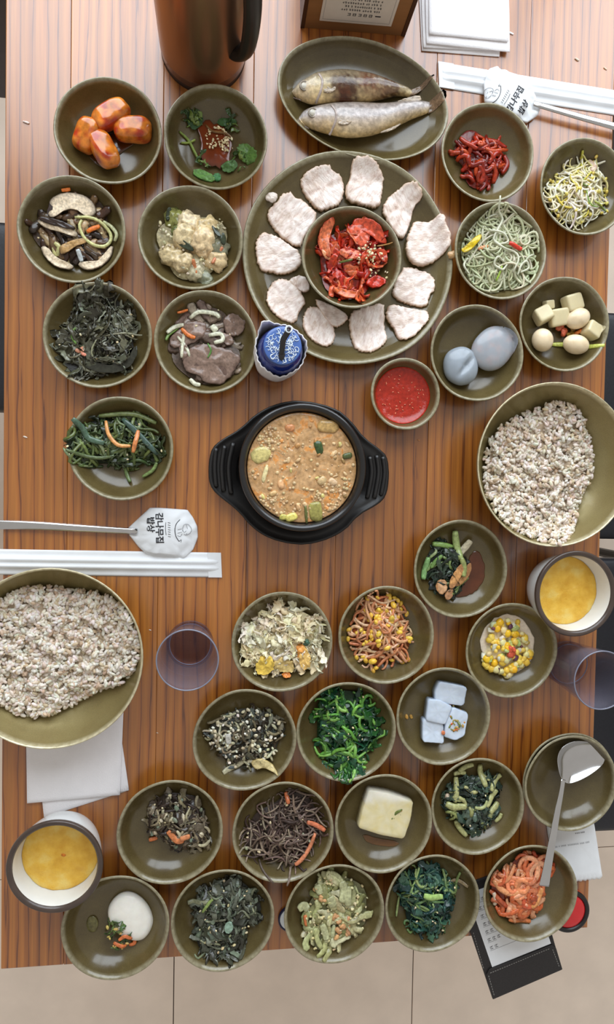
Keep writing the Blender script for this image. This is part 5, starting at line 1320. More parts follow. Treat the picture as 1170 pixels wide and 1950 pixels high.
egg_cup(104, 1652, 90.5, 'white cup with brown rim at the lower left by the napkins', 'yellow steamed egg with a toasted orange spot', 0, 0, 0, spot=(120, 1632))
egg_cup(1099, 1131, 79.5, 'white cup with brown rim at the right edge below the rice', 'plain yellow steamed egg in the right-hand cup', 0, 0, 0)

# ---- two tumblers
TUMB = mat_glass('smoky_plastic', (244, 242, 247), .05)
TUMBASE = mat_glass('smoky_plastic_base', (238, 232, 238), .05)
TUMRIM = mat_plain('tumbler_edge', (122, 124, 140), .08, coat=.6, var=.02)
def tumbler(xb, yb, xr, yr, r, label):
    # base centre at table level, rim centre at the rim level
    h = .098
    c = P(xr, yr, h); R = r * scale_at(xr, yr, h)
    b = P(xb, yb, 0)
    c = (c + b) / 2 * np.array([1, 1, 0]) + np.array([0, 0, TZ])
    Rb = R * .80
    prof = [(0, .0), (Rb * .9, 0), (Rb, .003), (Rb * 1.02, .012), (R * .98, h - .006), (R, h - .001), (R - .0006, h), (R - .0022, h - .001), (R * .98 - .0026, h - .01), (Rb * 1.02 - .003, .016), (Rb * .86, .0105), (Rb * .4, .0095), (.0005, .0095)]
    t = thing('water_tumbler', label, 'glass', (c[0], c[1], TZ), 'smoky tumblers')
    v, f = lathe_vf(prof[3:10], 64, (c[0], c[1], TZ)); f += [(6 * 64 + j, 6 * 64 + (j + 1) % 64, (j + 1) % 64, j) for j in range(64)]
    build('wall', MB().add(v, f), TUMB, t)
    v, f = lathe_vf([(.0005, 0)] + prof[1:4] + prof[9:], 64, (c[0], c[1], TZ)); f.append(tuple(len(v) - 64 + j for j in range(64)))
    build('base', MB().add(v, f), TUMBASE, t)
    u_ = np.arange(64) * 2 * PI / 64
    v, f = tube_vf(np.column_stack([c[0] + (R - .001) * np.cos(u_), c[1] + (R - .001) * np.sin(u_), np.full(64, TZ + h)]), .0009, .0009, 8, closed=True)
    build('rim', MB().add(v, f), TUMRIM, t)
    v, f = tube_vf(np.column_stack([c[0] + Rb * .9 * np.cos(u_), c[1] + Rb * .9 * np.sin(u_), np.full(64, TZ + .0125)]), .0008, .0008, 8, closed=True)
    build('base_ring', MB().add(v, f), TUMRIM, t)
tumbler(366, 1226, 354, 1254, 60, 'smoky clear plastic tumbler beside the left rice bowl')
tumbler(1076, 1256, 1146, 1300, 55, 'smoky clear plastic tumbler at the right table edge')

# ---- soy sauce bottle wrapped in tissue
BLUE = mat_plain('cobalt_glaze', (28, 44, 120), .12, coat=.6, var=.15, scale=30)
CAPB = mat_plain('cap_blue', (70, 104, 170), .3, coat=.3, var=.05)
WHITEP = mat_plain('white_print', (226, 236, 244), .4)
DARKM = mat_plain('spout_black', (30, 26, 30), .25, coat=.3)
HB = .105
bt = P(542, 656, HB); BX, BY = bt[0] - .002, bt[1] - .001
bk = scale_at(542, 656, HB)
bottle = thing('soy_sauce_bottle', 'cobalt blue sauce bottle with patterned cap and curved spout', 'bottle', (BX, BY, TZ))
Rb = 46 * bk
prof = [(0, 0), (Rb * .86, 0), (Rb * .95, .003), (Rb, .012), (Rb * 1.02, .055), (Rb * 1.0, .068), (Rb * .93, .080), (Rb * .82, .088), (Rb * .72, .0915), (Rb * .70, .097), (0.0005, .097)]
v, f = lathe_vf(densify(prof), 56, (BX, BY, TZ)); build('body', MB().add(v, f), BLUE, bottle)
Rc = 36 * bk
v, f = lathe_vf(densify([(Rc * .9, .092), (Rc * .97, .0935), (Rc, .097), (Rc, .1015), (Rc * .97, .1035), (Rc * .5, .1042), (.0005, .1044)]), 56, (BX, BY, TZ)); cap = build('cap', MB().add(v, f), CAPB, bottle)
mb = MB(); r2 = np.random.RandomState(5)
for i in range(44):
    a0 = r2.uniform(0, 6.28); rr = Rc * .9 * math.sqrt(r2.uniform(.05, 1))
    cx, cy = BX + rr * math.cos(a0), BY + rr * math.sin(a0)
    th = r2.uniform(0, 6.3); sgn = r2.choice([-1, 1])
    u = np.linspace(0, 1, 12)
    rad = .0042 * (1 - .8 * u); ang = th + sgn * u * 5.2
    pts = np.column_stack([cx + rad * np.cos(ang), cy + rad * np.sin(ang), np.full(12, TZ + .1046)])
    keep = np.hypot(pts[:, 0] - BX, pts[:, 1] - BY) < Rc * .95
    if keep.sum() < 5: continue
    vv, ff = tube_vf(pts[keep], .00042, .00022, 5); mb.add(vv, ff)
    if i % 2 == 0:
        q = np.array([[cx, cy, TZ + .1046], [cx + .006 * math.cos(th + 1), cy + .006 * math.sin(th + 1), TZ + .1046]])
        if np.hypot(q[1, 0] - BX, q[1, 1] - BY) < Rc * .95: vv, ff = tube_vf(q, .0004, .0002, 5); mb.add(vv, ff)
build('scroll_pattern', mb, WHITEP, cap)
sp_ = [(BX - .001, BY - .010, TZ + .104), (BX - .001, BY - .004, TZ + .111), (BX - .0005, BY + .004, TZ + .117), (BX + .004, BY + .012, TZ + .121), (BX + .005, BY + .015, TZ + .124)]
v, f = tube_vf(catmull(sp_, 16), .0036, .0036, 14); spout = build('spout', MB().add(v, f), DARKM, bottle)
tip = np.array(sp_[-1]); u = np.arange(24) * 2 * PI / 24
v, f = tube_vf(np.column_stack([tip[0] + .0036 * np.cos(u), tip[1] + .0036 * np.sin(u), np.full(24, tip[2] + .0008)]), .0011, .0011, 8, closed=True); build('spout_ring', MB().add(v, f), WHITEP, spout)
v, f = blob_vf((BX - .001, BY - .011, TZ + .1045), (.0042, .0075, .003), nu=14, nv=8); build('spout_base', MB().add(v, f), DARKM, bottle)
# tissue wrapped round it
na = 72; a = np.arange(na) * 2 * PI / na
def wrap(off, zt, zb):
    prof_r = 1 + .02 * np.sin(3 * a + 1) + .015 * np.sin(7 * a)
    flap = np.exp(-((np.angle(np.exp(1j * (a - math.radians(128))))) / .32) ** 2)
    top = zt + .004 * np.sin(2 * a + .6) + .003 * np.sin(5 * a) + .020 * flap
    rt = (Rb * 1.07 + off) * prof_r + .006 * flap + .0008 * np.sin(23 * a)
    rb = (Rb * 1.05 + off) * prof_r
    rows = []
    for s_ in np.linspace(0, 1, 7):
        r_ = rb * (1 - s_) + rt * s_; z_ = zb * (1 - s_) + top * s_
        rows.append(np.column_stack([BX + r_ * np.cos(a), BY + r_ * np.sin(a), TZ + z_]))
    return np.array(rows)
o_, i_ = wrap(.0012, .078, .030), wrap(0, .078, .030)
V = np.vstack([o_.reshape(-1, 3), i_[::-1].reshape(-1, 3)]); f = []
for i in range(14):
    i2 = (i + 1) % 14
    for j in range(na):
        j2 = (j + 1) % na; f.append((i * na + j, i * na + j2, i2 * na + j2, i2 * na + j))
tag(build('tissue_wrap', MB().add(V, f), NAPKIN, None, loc=(BX, BY, TZ + .03)), 'white tissue wrapped around the blue sauce bottle', 'tissue')

# ---- insulated flask (its upper half is out of the picture)
FLASKM = mat_plain('bronze_metal', (164, 128, 102), .30, .85, var=.10, scale=14, stretch=(1, 1, .06))
fb = P(388, 98, 0); FXc, FYc = fb[0], fb[1]
flask = thing('insulated_flask', 'tall bronze metal flask with black handle at the top', 'flask', (FXc, FYc, TZ))
RF = 82 * scale_at(388, 110)
v, f = lathe_vf(densify([(0, .0), (RF * .9, 0), (RF * .97, .002), (RF * .98, .014)]), 64, (FXc, FYc, TZ)); build('base_ring', MB().add(v, f), mat_plain('flask_base', (70, 54, 46), .4, .4), flask)
v, f = lathe_vf(densify([(RF * .98, .014), (RF * .965, .018), (RF * 1.0, .024), (RF * 1.0, .20), (RF * .96, .225), (RF * .8, .245), (RF * .62, .252)]), 64, (FXc, FYc, TZ)); build('body', MB().add(v, f), FLASKM, flask)
v, f = lathe_vf(densify([(RF * .63, .250), (RF * .66, .254), (RF * .66, .275), (RF * .55, .282), (.001, .284)]), 48, (FXc, FYc, TZ)); build('lid', MB().add(v, f), DARKM, flask)
hx, hy = math.cos(math.radians(-42)), math.sin(math.radians(-42))
hd = [(FXc + RF * a_ * hx, FYc + RF * a_ * hy, TZ + z_) for a_, z_ in ((.94, .066), (1.08, .070), (1.28, .088), (1.36, .125), (1.36, .17), (1.25, .215), (.9, .238), (.7, .246))]
v, f = tube_vf(catmull(hd, 30), .0085, .012, 14, up=(-hy, hx, 0)); build('handle', MB().add(v, f), BLACKM, flask)

# ---- wooden box with a printed card
BOXW = mat_plain('light_box_wood', (150, 104, 62), .45, var=.14, scale=60, stretch=(.1, 1, 1))
BOXD = mat_plain('dark_box_side', (66, 40, 26), .4, var=.1)
A_ = P(580, 53, 0); B_ = P(764, 68, 0)
ux = (B_ - A_); Wb = np.linalg.norm(ux); ux /= Wb
uy = np.array([-ux[1], ux[0], 0]); uz = np.array([0, 0, 1.0])
if uy[1] < 0: uy = -uy
lean = uy * .10 + uz; lean /= np.linalg.norm(lean)
Hx, Dx = .115, .085
box = thing('sign_box', 'light wooden box with a printed card on its front', 'box', (A_ + B_) / 2)
def obox(mb, o, a, b, c, la, lb, lc):
    pts = [o, o + a * la, o + a * la + b * lb, o + b * lb]; pts += [p + c * lc for p in pts]
    return mb.add(pts, [(0, 3, 2, 1), (4, 5, 6, 7), (0, 1, 5, 4), (1, 2, 6, 5), (2, 3, 7, 6), (3, 0, 4, 7)])
build('front_panel', obox(MB(), A_ + uz * .0003, ux, uy, lean, Wb, .008, Hx), BOXW, box, smooth=False)
build('back_panel', obox(MB(), A_ + uy * Dx + uz * .0003, ux, uy, lean, Wb, .008, Hx), BOXW, box, smooth=False)
build('bottom_panel', obox(MB(), A_ + uy * .008 + uz * .0005, ux, uy, uz, Wb, Dx - .008, .008), BOXW, box, smooth=False)
for s_ in (-.0055, Wb + .0002):
    build('side_panel', obox(MB(), A_ + ux * s_ - uy * .001 + uz * .0003, ux, uy, lean, .0053, Dx + .01, Hx + .004), BOXD, box, smooth=False)
CARD = mat_plain('cream_card', (226, 214, 198), .6, var=.03)
card = build('printed_card', obox(MB(), A_ + ux * .018 + lean * .016 - uy * .0012, ux, uy, lean, Wb - .036, .001, .08), CARD, box, smooth=False)
co_ = A_ + ux * .018 + lean * .016 - uy * .00145
def on_card(u, w): return co_ + ux * u + lean * w
def bar(mb, u0, u1, w0, w1):
    pts = [on_card(u0, w0), on_card(u1, w0), on_card(u1, w1), on_card(u0, w1)]
    mb.add(pts, [(0, 1, 2, 3)])
CW = Wb - .036
mb = MB()
for (u0, u1, w0, w1) in ((.004, CW - .004, .0036, .0040), (.004, CW - .004, .0760, .0764), (.0036, .0040, .0036, .0764), (CW - .004, CW - .0036, .0036, .0764)): bar(mb, u0, u1, w0, w1)
build('border_line', mb, GREYINK, card, smooth=False)
# print is upside down to the camera: glyph blocks, then two lines of small script
mb = MB(); r3 = np.random.RandomState(3)
x = CW * .36
for i in range(5):
    s_ = .0042
    for (a0, b0, a1, b1) in ((0, 0, s_, .0007), (0, s_ - .0007, s_, s_), (0, 0, .0008, s_), (s_ - .0008, 0, s_, s_), (.001, s_ * .45, s_ - .001, s_ * .6)):
        if i in (0, 2) and a0 == 0 and a1 < .001: continue
        bar(mb, x + a0, x + a1, .0125 + b0, .0125 + b1)
    x += .0072
bar(mb, x + .001, x + .0085, .0138, .0156)
build('heading_print', mb, INK, card, smooth=False)
mb = MB()
for row, wv in enumerate((.0215, .0270, .0325, .0380)):
    x = CW * (.26 if row % 2 == 0 else .30)
    while x < CW * .78:
        g = r3.uniform(.0016, .0030)
        bar(mb, x, x + g, wv, wv + .0006); bar(mb, x + g * .5, x + g * .5 + .0006, wv - .0012, wv + .0018)
        if r3.rand() < .6: bar(mb, x, x + g * .8, wv + .0016, wv + .0021)
        x += g + (.0026 if r3.rand() < .25 else .0008)
build('script_print', mb, INK, card, smooth=False)

# ---- napkins
def sheet(name, pts, h, thick, label, group, mat, cat='napkin', bumpa=.0004, z=None, smooth=0, m=64, parent=None, seed=1.0):
    q = poly_px(pts, h); c0 = q.mean(0)
    v, f, I = slab_vf(q, TZ + (h if z is None else z), thick, None, m, smooth, 0, (1.0, .995, .96, .8, .55, .3), (.1, .6, 1, 1, 1, 1), seed, bumpa, 60.0)
    if smooth == 0:   # keep true corners
        pass
    o = build(name, MB().add(v, f), mat, parent, loc=(c0[0], c0[1], TZ + (h if z is None else z)))
    if parent is None: tag(o, label, cat, group)
    return o
def subdiv_poly(pts, k=14):
    out = []
    for i in range(len(pts)):
        a, b = np.array(pts[i], float), np.array(pts[(i + 1) % len(pts)], float)
        for t_ in np.linspace(0, 1, k, endpoint=False): out.append(a * (1 - t_) + b * t_)
    return out
def quad_sheet(name, pts, h, thick, label, group, mat, cat='napkin', bumpa=.0004, seed=1.0, parent=None):
    k = 16
    q = poly_px(subdiv_poly(pts, k), h)[:, :2]
    c = q.mean(0)
    if np.sum(q[:, 0] * np.roll(q[:, 1], -1) - q[:, 1] * np.roll(q[:, 0], -1)) < 0: q = q[::-1]
    m = len(q); rows = []
    for s_, e in ((.996, 0), (1, .3), (1, .7), (.994, 1), (.9, 1), (.7, 1), (.45, 1), (.2, 1)):
        p = c + (q - c) * s_; z = np.full(m, TZ + h + thick * e)
        if e > .2: z = z + bumpa * (wn(np.column_stack([p, z * 0]), 55.0, seed) + .6) * e
        rows.append(np.column_stack([p, z]))
    v = np.vstack(rows); f = []
    for i in range(len(rows) - 1):
        for j in range(m):
            j2 = (j + 1) % m; f.append((i * m + j, i * m + j2, (i + 1) * m + j2, (i + 1) * m + j))
    f.append(tuple((len(rows) - 1) * m + j for j in range(m))); f.append(tuple(range(m - 1, -1, -1)))
    o = build(name, MB().add(v, f), mat, parent, loc=(c[0], c[1], TZ + h))
    if parent is None: tag(o, label, cat, group)
    return o
NG = 'folded white napkins'
quad_sheet('paper_napkin', [(68, 1400), (225, 1360), (246, 1504), (84, 1556)], .0002, .0014, 'lower white napkin slanting out under the left rice bowl', NG, NAPKIN, seed=1)
quad_sheet('paper_napkin', [(56, 1380), (214, 1345), (238, 1506), (210, 1512)], .0018, .0008, 'thin white napkin edge between the two left napkins', NG, NAPKIN, seed=2)
quad_sheet('paper_napkin', [(50, 1385), (236, 1345), (229, 1513), (52, 1529)], .0034, .0016, 'upper white napkin under the rim of the left rice bowl', NG, NAPKIN, seed=3)
for i, (pts, lab) in enumerate((([(795, -60), (962, -60), (951, 109), (803, 98)], 'bottom white napkin of the pile at the top right'), ([(800, -60), (966, -58), (969, 98), (806, 92)], 'second white napkin up in the pile at the top right'), ([(808, -60), (968, -60), (971, 100), (812, 84)], 'third white napkin up in the pile at the top right'), ([(816, -60), (966, -60), (968, 80), (817, 66)], 'topmost white napkin of the pile at the top right'))):
    quad_sheet('paper_napkin', pts, .0003 + i * .0026, .0017, lab, NG, NAPKIN, seed=4 + i)

# ---- chopstick sleeves
def sleeve(corners, fold, label):
    h = .0003
    a, b, c, d = [P(x, y, h + .004) for x, y in corners]     # far-left, far-right, near-right, near-left
    ax = b - a; L = np.linalg.norm(ax[:2]); ax /= L; ay = (d - a); Wd = np.linalg.norm(ay[:2]); ay /= Wd
    nx, ny = 40, 16
    t = thing('chopstick_sleeve', label, 'chopsticks', (a + b + c + d) / 4 * np.array([1, 1, 0]) + np.array([0, 0, TZ]), 'paper chopstick sleeves')
    def surf(top):
        G = np.zeros((nx, ny, 3))
        for i in range(nx):
            for j in range(ny):
                u, w = i / (nx - 1), j / (ny - 1)
                p = a + (b - a) * u + ((d + (c - d) * u) - (a + (b - a) * u)) * w
                z = .0004
                if top:
                    ridge = np.exp(-((w - .38) / .10) ** 2) + np.exp(-((w - .64) / .10) ** 2)
                    end = min(1, min(u / .03, (1 - u) / fold))
                    z = .0016 + .0042 * ridge * max(0, end) + .0003 * math.sin(u * 40) * ridge
                    if j in (0, ny - 1): z = .0010
                G[i, j] = (p[0], p[1], TZ + z)
        return G
    T, Bm = surf(True), surf(False)
    v = np.vstack([T.reshape(-1, 3), Bm.reshape(-1, 3)]); f = []; o = nx * ny
    for i in range(nx - 1):
        for j in range(ny - 1):
            q = (i * ny + j, (i + 1) * ny + j, (i + 1) * ny + j + 1, i * ny + j + 1)
            f.append(q[::-1]); f.append(tuple(k + o for k in q))
    for i in range(nx - 1):
        f.append((i * ny, (i + 1) * ny, o + (i + 1) * ny, o + i * ny)); f.append((i * ny + ny - 1, o + i * ny + ny - 1, o + (i + 1) * ny + ny - 1, (i + 1) * ny + ny - 1))
    for j in range(ny - 1):
        f.append((j, o + j, o + j + 1, j + 1)); e_ = (nx - 1) * ny; f.append((e_ + j, e_ + j + 1, o + e_ + j + 1, o + e_ + j))
    build('paper_sleeve', MB().add(v, f), PAPER, t)
    # folded end flap
    p0, p1 = a + (b - a) * (1 - fold), d + (c - d) * (1 - fold)
    mb = MB(); q = [p0, b, c, p1]
    pts = [np.array([x[0], x[1], TZ + .0020]) for x in q] + [np.array([x[0], x[1], TZ + .0027]) for x in q]
    mb.add(pts, [(0, 1, 2, 3), (7, 6, 5, 4), (0, 4, 5, 1), (1, 5, 6, 2), (2, 6, 7, 3), (3, 7, 4, 0)])
    build('end_fold', mb, PAPER, t, smooth=False)
sleeve([(-70, 1045), (421, 1053), (423, 1100), (-70, 1094)], .055, 'white paper chopstick sleeve lying across the left table edge')
sleeve([(1235, 227), (838, 164), (836, 115), (1235, 179)], .07, 'white paper chopstick sleeve below the napkins at the top right')

# ---- wrapped spoons
def spoon(hp_, bag, tdir, label, blabel, bowl_c, text_c, ang, size, logo_c, smile_c, zb=.0):
    h = .006
    t = thing('wrapped_spoon', label, 'spoon', (*P(*bowl_c, h)[:2], TZ), 'steel spoons in paper bags')
    q = np.array([P(x, y, h) for x, y in hp_]); q = catmull(q[:, :2], 18)
    n = len(q); u = np.linspace(0, 1, n)
    z = TZ + .0035 + zb + .004 * u
    w = .0062 - .0022 * u
    v, f = tube_vf(np.column_stack([q, z]), w, .0014, 12); build('handle', MB().add(v, f), STEEL, t)
    c = P(*bowl_c, h); pb = poly_px(bag, h)
    rb = np.linalg.norm(pb[:, :2] - c[:2], axis=1).mean()
    d0 = q[-1] - q[0]; an = math.atan2(d0[1], d0[0])
    v, f = blob_vf((c[0], c[1], TZ + .0055 + zb), (rb * .72, rb * .58, .0034), (0, 0, an), nu=24, nv=10); build('bowl', MB().add(v, f), STEEL, t)
    def ztop(xy):
        d = np.hypot(xy[:, 0] - c[0], xy[:, 1] - c[1]) / rb
        p3 = np.column_stack([xy, xy[:, 0] * 0])
        cr_ = (np.abs(wn(p3, 150.0, 3.0)) * .0034 + np.abs(wn(p3, 330.0, 5.0)) * .0012) * np.clip(d * 1.8 - .45, .12, 1)
        return TZ + zb + .0022 + .0092 * np.clip(1 - (d / .95) ** 2.4, 0, 1) + cr_
    v, f, I = slab_vf(pb, TZ + .0006 + zb, .0016, ztop, 72, 0, 0, (1.0, .997, .96, .88, .76, .62, .48, .34, .2, .1), (.05, .5, 1, 1, 1, 1, 1, 1, 1, 1))
    bagc = pb.mean(0)
    bo = tag(build('spoon_bag', MB().add(v, f), PAPER, None, loc=(bagc[0], bagc[1], TZ + zb)), blabel, 'paper bag', 'printed spoon bags')
    # print, following the paper
    ca, sa = math.cos(ang), math.sin(ang)
    def mk(cp):
        o = P(*cp, h + .006)
        def place(u_, w_):
            x, y = o[0] + ca * u_ - sa * w_, o[1] + sa * u_ + ca * w_
            return (x, y, float(ztop(np.array([[x, y]]))[0]) + .0005)
        return place
    for (body, cp) in text_c: text_obj(body, size, INK, bo, mk(cp))
    pl = mk(logo_c); mb = MB()
    s_ = size
    def stroke(pts, w_):
        pp = catmull(np.array([pl(a_ * s_, b_ * s_) for a_, b_ in pts]), 12); vv, ff = tube_vf(pp, w_, .00012, 4); mb.add(vv, ff)
    stroke([(-1.4, -.1), (-.9, -.55), (-.2, -.72), (.6, -.6), (1.2, -.25)], .00042); stroke([(1.2, -.25), (1.0, -.02), (1.3, -.05)], .0003)
    stroke([(-.75, .9), (-.85, .45), (-.4, .2), (.2, .2), (.45, .5), (.3, 1.0), (-.2, 1.25), (-.75, .9)], .0002); stroke([(-.8, .6), (-.2, .75), (.4, .62)], .0002); stroke([(-.3, .1), (-.2, -.4)], .0002); stroke([(.1, .1), (.2, -.4)], .0002); stroke([(-.05, .6), (.15, .35), (-.1, .2)], .0002); stroke([(.3, .1), (.6, -.1), (.5, -.45)], .0002)
    pl = mk(smile_c)
    stroke([(-.9, -.1), (-.45, -.15), (.1, -.15), (.6, -.1)], .0003)
    for k_ in range(-3, 4): stroke([(k_ * .27 - .05, .12), (k_ * .27 + .03, .42)], .00028)
    build('logo_print', mb, INK, bo)
spoon([(-45, 999), (60, 1001), (150, 1006), (262, 1012)], [(241, 1008), (262, 988), (285, 967), (304, 967), (357, 971), (368, 986), (376, 1003), (377, 1024), (368, 1047), (352, 1063), (315, 1058), (278, 1055), (264, 1043), (246, 1020)], 0, 'steel spoon handle lying over the left table edge', 'printed white paper bag on the spoon below the green stems', (314, 1012), [('밥상', (286, 999)), ('감나무집', (303, 1006))], math.radians(-88), .0112, (345, 1012), (318, 1009))
spoon([(1240, 264), (1170, 245), (1100, 227), (1012, 203)], [(930, 133), (945, 128), (962, 141), (1005, 159), (1018, 182), (1029, 208), (1023, 222), (1002, 236), (975, 225), (945, 212), (922, 196), (921, 161)], 0, 'steel spoon handle running off the right side at the top', 'printed white paper bag behind the bowl of red strips', (970, 183), [('밥상', (996, 207)), ('감나무집', (979, 193))], math.radians(62), .0108, (940, 180), (963, 190), zb=.0062)

# ---- ladle resting in the empty bowl
ladle = thing('steel_ladle', 'polished steel ladle resting across the empty bowl', 'ladle', (*P(1106, 1450, .03)[:2], TZ + .02))
hl = .034
hq = poly_px([(1062, 1442), (1070, 1424), (1090, 1412), (1115, 1411), (1140, 1421), (1154, 1440), (1150, 1456), (1128, 1474), (1104, 1487), (1082, 1494), (1070, 1484), (1064, 1464)], hl)
p2l = resample(chaikin(hq[:, :2], 2), 56); cL = p2l.mean(0)
if np.sum(p2l[:, 0] * np.roll(p2l[:, 1], -1) - p2l[:, 1] * np.roll(p2l[:, 0], -1)) < 0: p2l = p2l[::-1]
rows = []; dep = .0115
for s_ in (1.0, .985, .9, .75, .55, .33, .12):
    rows.append(np.column_stack([cL + (p2l - cL) * s_, np.full(56, TZ + hl - dep * (1 - s_ ** 2.2))]))
for s_ in (.12, .33, .55, .75, .9, .99, 1.012):
    rows.append(np.column_stack([cL + (p2l - cL) * s_, np.full(56, TZ + hl - .0012 - dep * (1 - min(1, s_) ** 2.2))]))
v = np.vstack(rows); f = []
for i in range(len(rows)):
    i2 = (i + 1) % len(rows)
    if i == 6: continue
    for j in range(56):
        j2 = (j + 1) % 56; f.append((i * 56 + j, i * 56 + j2, i2 * 56 + j2, i2 * 56 + j))
f.append(tuple(6 * 56 + j for j in range(56))); f.append(tuple(7 * 56 + j for j in range(55, -1, -1)))
build('head', MB().add(v, f), STEEL, ladle)
hpth = [(1073, 1484, .033), (1070, 1505, .036), (1062, 1545, .042), (1052, 1600, .050), (1042, 1655, .055), (1036, 1686, .056)]
q = np.array([P(a_, b_, c_) for a_, b_, c_ in hpth]); q = catmull(q, 24); u = np.linspace(0, 1, 24)
v, f = tube_vf(q, .0034 + .0052 * np.clip(u - .15, 0, 1) ** 1.2, .0013 + .0012 * u, 14, cup=.15); build('handle', MB().add(v, f), STEEL, ladle)

# ---- bill folder with receipt
LEA = mat_plain('folder_leather', (34, 30, 30), .5, var=.25, scale=500, bstr=.3)
STITCH = mat_plain('grey_thread', (150, 146, 140), .7)
fold = thing('bill_folder', 'black stitched leather bill folder hanging over the table edge', 'folder', (*P(985, 1780)[:2], TZ))
def flat_prism(mb, pts, h, z0, z1):
    q = poly_px(pts, h)[:, :2]
    if np.sum(q[:, 0] * np.roll(q[:, 1], -1) - q[:, 1] * np.roll(q[:, 0], -1)) < 0: q = q[::-1]
    n = len(q); v = np.vstack([np.column_stack([q, np.full(n, TZ + z0)]), np.column_stack([q, np.full(n, TZ + z1)])])
    mb.add(v, [tuple(range(n - 1, -1, -1)), tuple(range(n, 2 * n))] + [(j, (j + 1) % n, n + (j + 1) % n, n + j) for j in range(n)])
    return mb
BL, BR, TL, TR = (939, 1903), (1071, 1846), (868, 1690), (1012, 1640)
build('cover', flat_prism(MB(), [BL, BR, TR, TL], .003, .0002, .0042), LEA, fold, smooth=False, bevel=.0012)
def lerp2(a_, b_, t_): return (a_[0] + (b_[0] - a_[0]) * t_, a_[1] + (b_[1] - a_[1]) * t_)
fl0, fl1 = (925, 1852), (1055, 1799)
build('pocket_flap', flat_prism(MB(), [BL, (1072, 1846), (1060, 1806), (1052, 1799), (932, 1846), (927, 1856)], .006, .0043, .0066), LEA, fold, smooth=False, bevel=.001)
mb = MB()
def dash(a_, b_, n_, z_):
    A1, B1 = P(*a_, .0066), P(*b_, .0066)
    for k_ in range(n_):
        s0, s1 = k_ / n_, (k_ + .62) / n_
        p_, r_ = A1 + (B1 - A1) * s0, A1 + (B1 - A1) * s1
        p_[2] = r_[2] = TZ + z_; vv, ff = tube_vf([p_, r_], .00045, .0003, 5); mb.add(vv, ff)
dash((934, 1853), (1048, 1806), 26, .0067); dash((931, 1858), (942, 1897), 8, .0067); dash((1053, 1808), (1066, 1842), 8, .0067); dash((903, 1778), (923, 1848), 14, .0043)
build('stitching', mb, STITCH, fold)
rc = flat_prism(MB(), [(938, 1842), (1050, 1797), (1004, 1660), (890, 1703)], .005, .0044, .0048)
q = P(970, 1750, .005)
receipt = tag(build('receipt', rc, PAPER, None, loc=(q[0], q[1], TZ + .0044), smooth=False), 'white printed receipt tucked in the black folder', 'receipt')
mb = MB()
RA, RB = P(938, 1842, .005), P(1050, 1797, .005); rx_ = (RB - RA) / np.linalg.norm(RB - RA); ry_ = np.array([-rx_[1], rx_[0], 0])
def rbar(u0, u1, w0, w1):
    mb.add([RA + rx_ * a_ + ry_ * b_ + np.array([0, 0, .00005]) for a_, b_ in ((u0, w0), (u1, w0), (u1, w1), (u0, w1))], [(0, 1, 2, 3)])
for row in range(7):
    w0 = .026 + row * .0125
    rbar(.004, .018 if row % 2 else .05, w0 - .002, w0 - .0014)
    for g in range(3 if row % 3 == 1 else 2):
        x0 = .005 + g * .0075
        rbar(x0, x0 + .005, w0, w0 + .0009); rbar(x0 + .002, x0 + .003, w0, w0 + .0048); rbar(x0, x0 + .005, w0 + .0035, w0 + .0044); rbar(x0, x0 + .0009, w0 + .001, w0 + .004)
mb.v = [v_ * np.array([1, 1, 0]) + np.array([0, 0, TZ + .00488]) for v_ in mb.v]
build('receipt_print', mb, GREYINK, receipt, smooth=False)

# ---- call bell
REDP = mat_plain('red_button', (206, 30, 34), .2, coat=.4, var=.08)
bc = P(1086, 1737, .012); RBell = 39 * scale_at(1086, 1737, .012)
bell = thing('call_bell', 'round red call bell with a black ring at the table corner', 'bell', (bc[0], bc[1], TZ))
v, f = lathe_vf(densify([(0, 0), (RBell * .90, 0), (RBell * .97, .001), (RBell * 1.0, .004), (RBell * .98, .0065)]), 48, (bc[0], bc[1], TZ)); build('base', MB().add(v, f), REDP, bell)
v, f = lathe_vf(densify([(RBell * .95, .006), (RBell * 1.0, .007), (RBell, .0105), (RBell * .95, .0125), (RBell * .84, .0125), (RBell * .79, .0105)]), 48, (bc[0], bc[1], TZ)); build('ring', MB().add(v, f), BLACKM, bell)
v, f = lathe_vf(densify([(RBell * .79, .009), (RBell * .76, .0108), (RBell * .6, .0122), (RBell * .3, .0128), (.0005, .013)]), 48, (bc[0], bc[1], TZ)); build('button', MB().add(v, f), REDP, bell)

# ---- small white and navy disc peeping out between two bowls
NAVY = mat_plain('navy_plastic', (26, 30, 62), .3, var=.1)
dc = P(555, 1751, .005); RD = 24.5 * scale_at(555, 1751, .005)
disc = thing('round_cap', 'small white disc with navy rim between two near bowls', 'cap', (dc[0], dc[1], TZ))
v, f = lathe_vf([(0, 0), (RD * .97, 0), (RD, .001), (RD, .0042), (RD * .97, .005), (RD * .88, .005), (RD * .86, .0045)], 40, (dc[0], dc[1], TZ)); build('rim', MB().add(v, f), NAVY, disc)
v, f = lathe_vf([(RD * .86, .0044), (RD * .5, .0046), (.0005, .0046)], 40, (dc[0], dc[1], TZ)); build('face', MB().add(v, f), CUPW, disc)

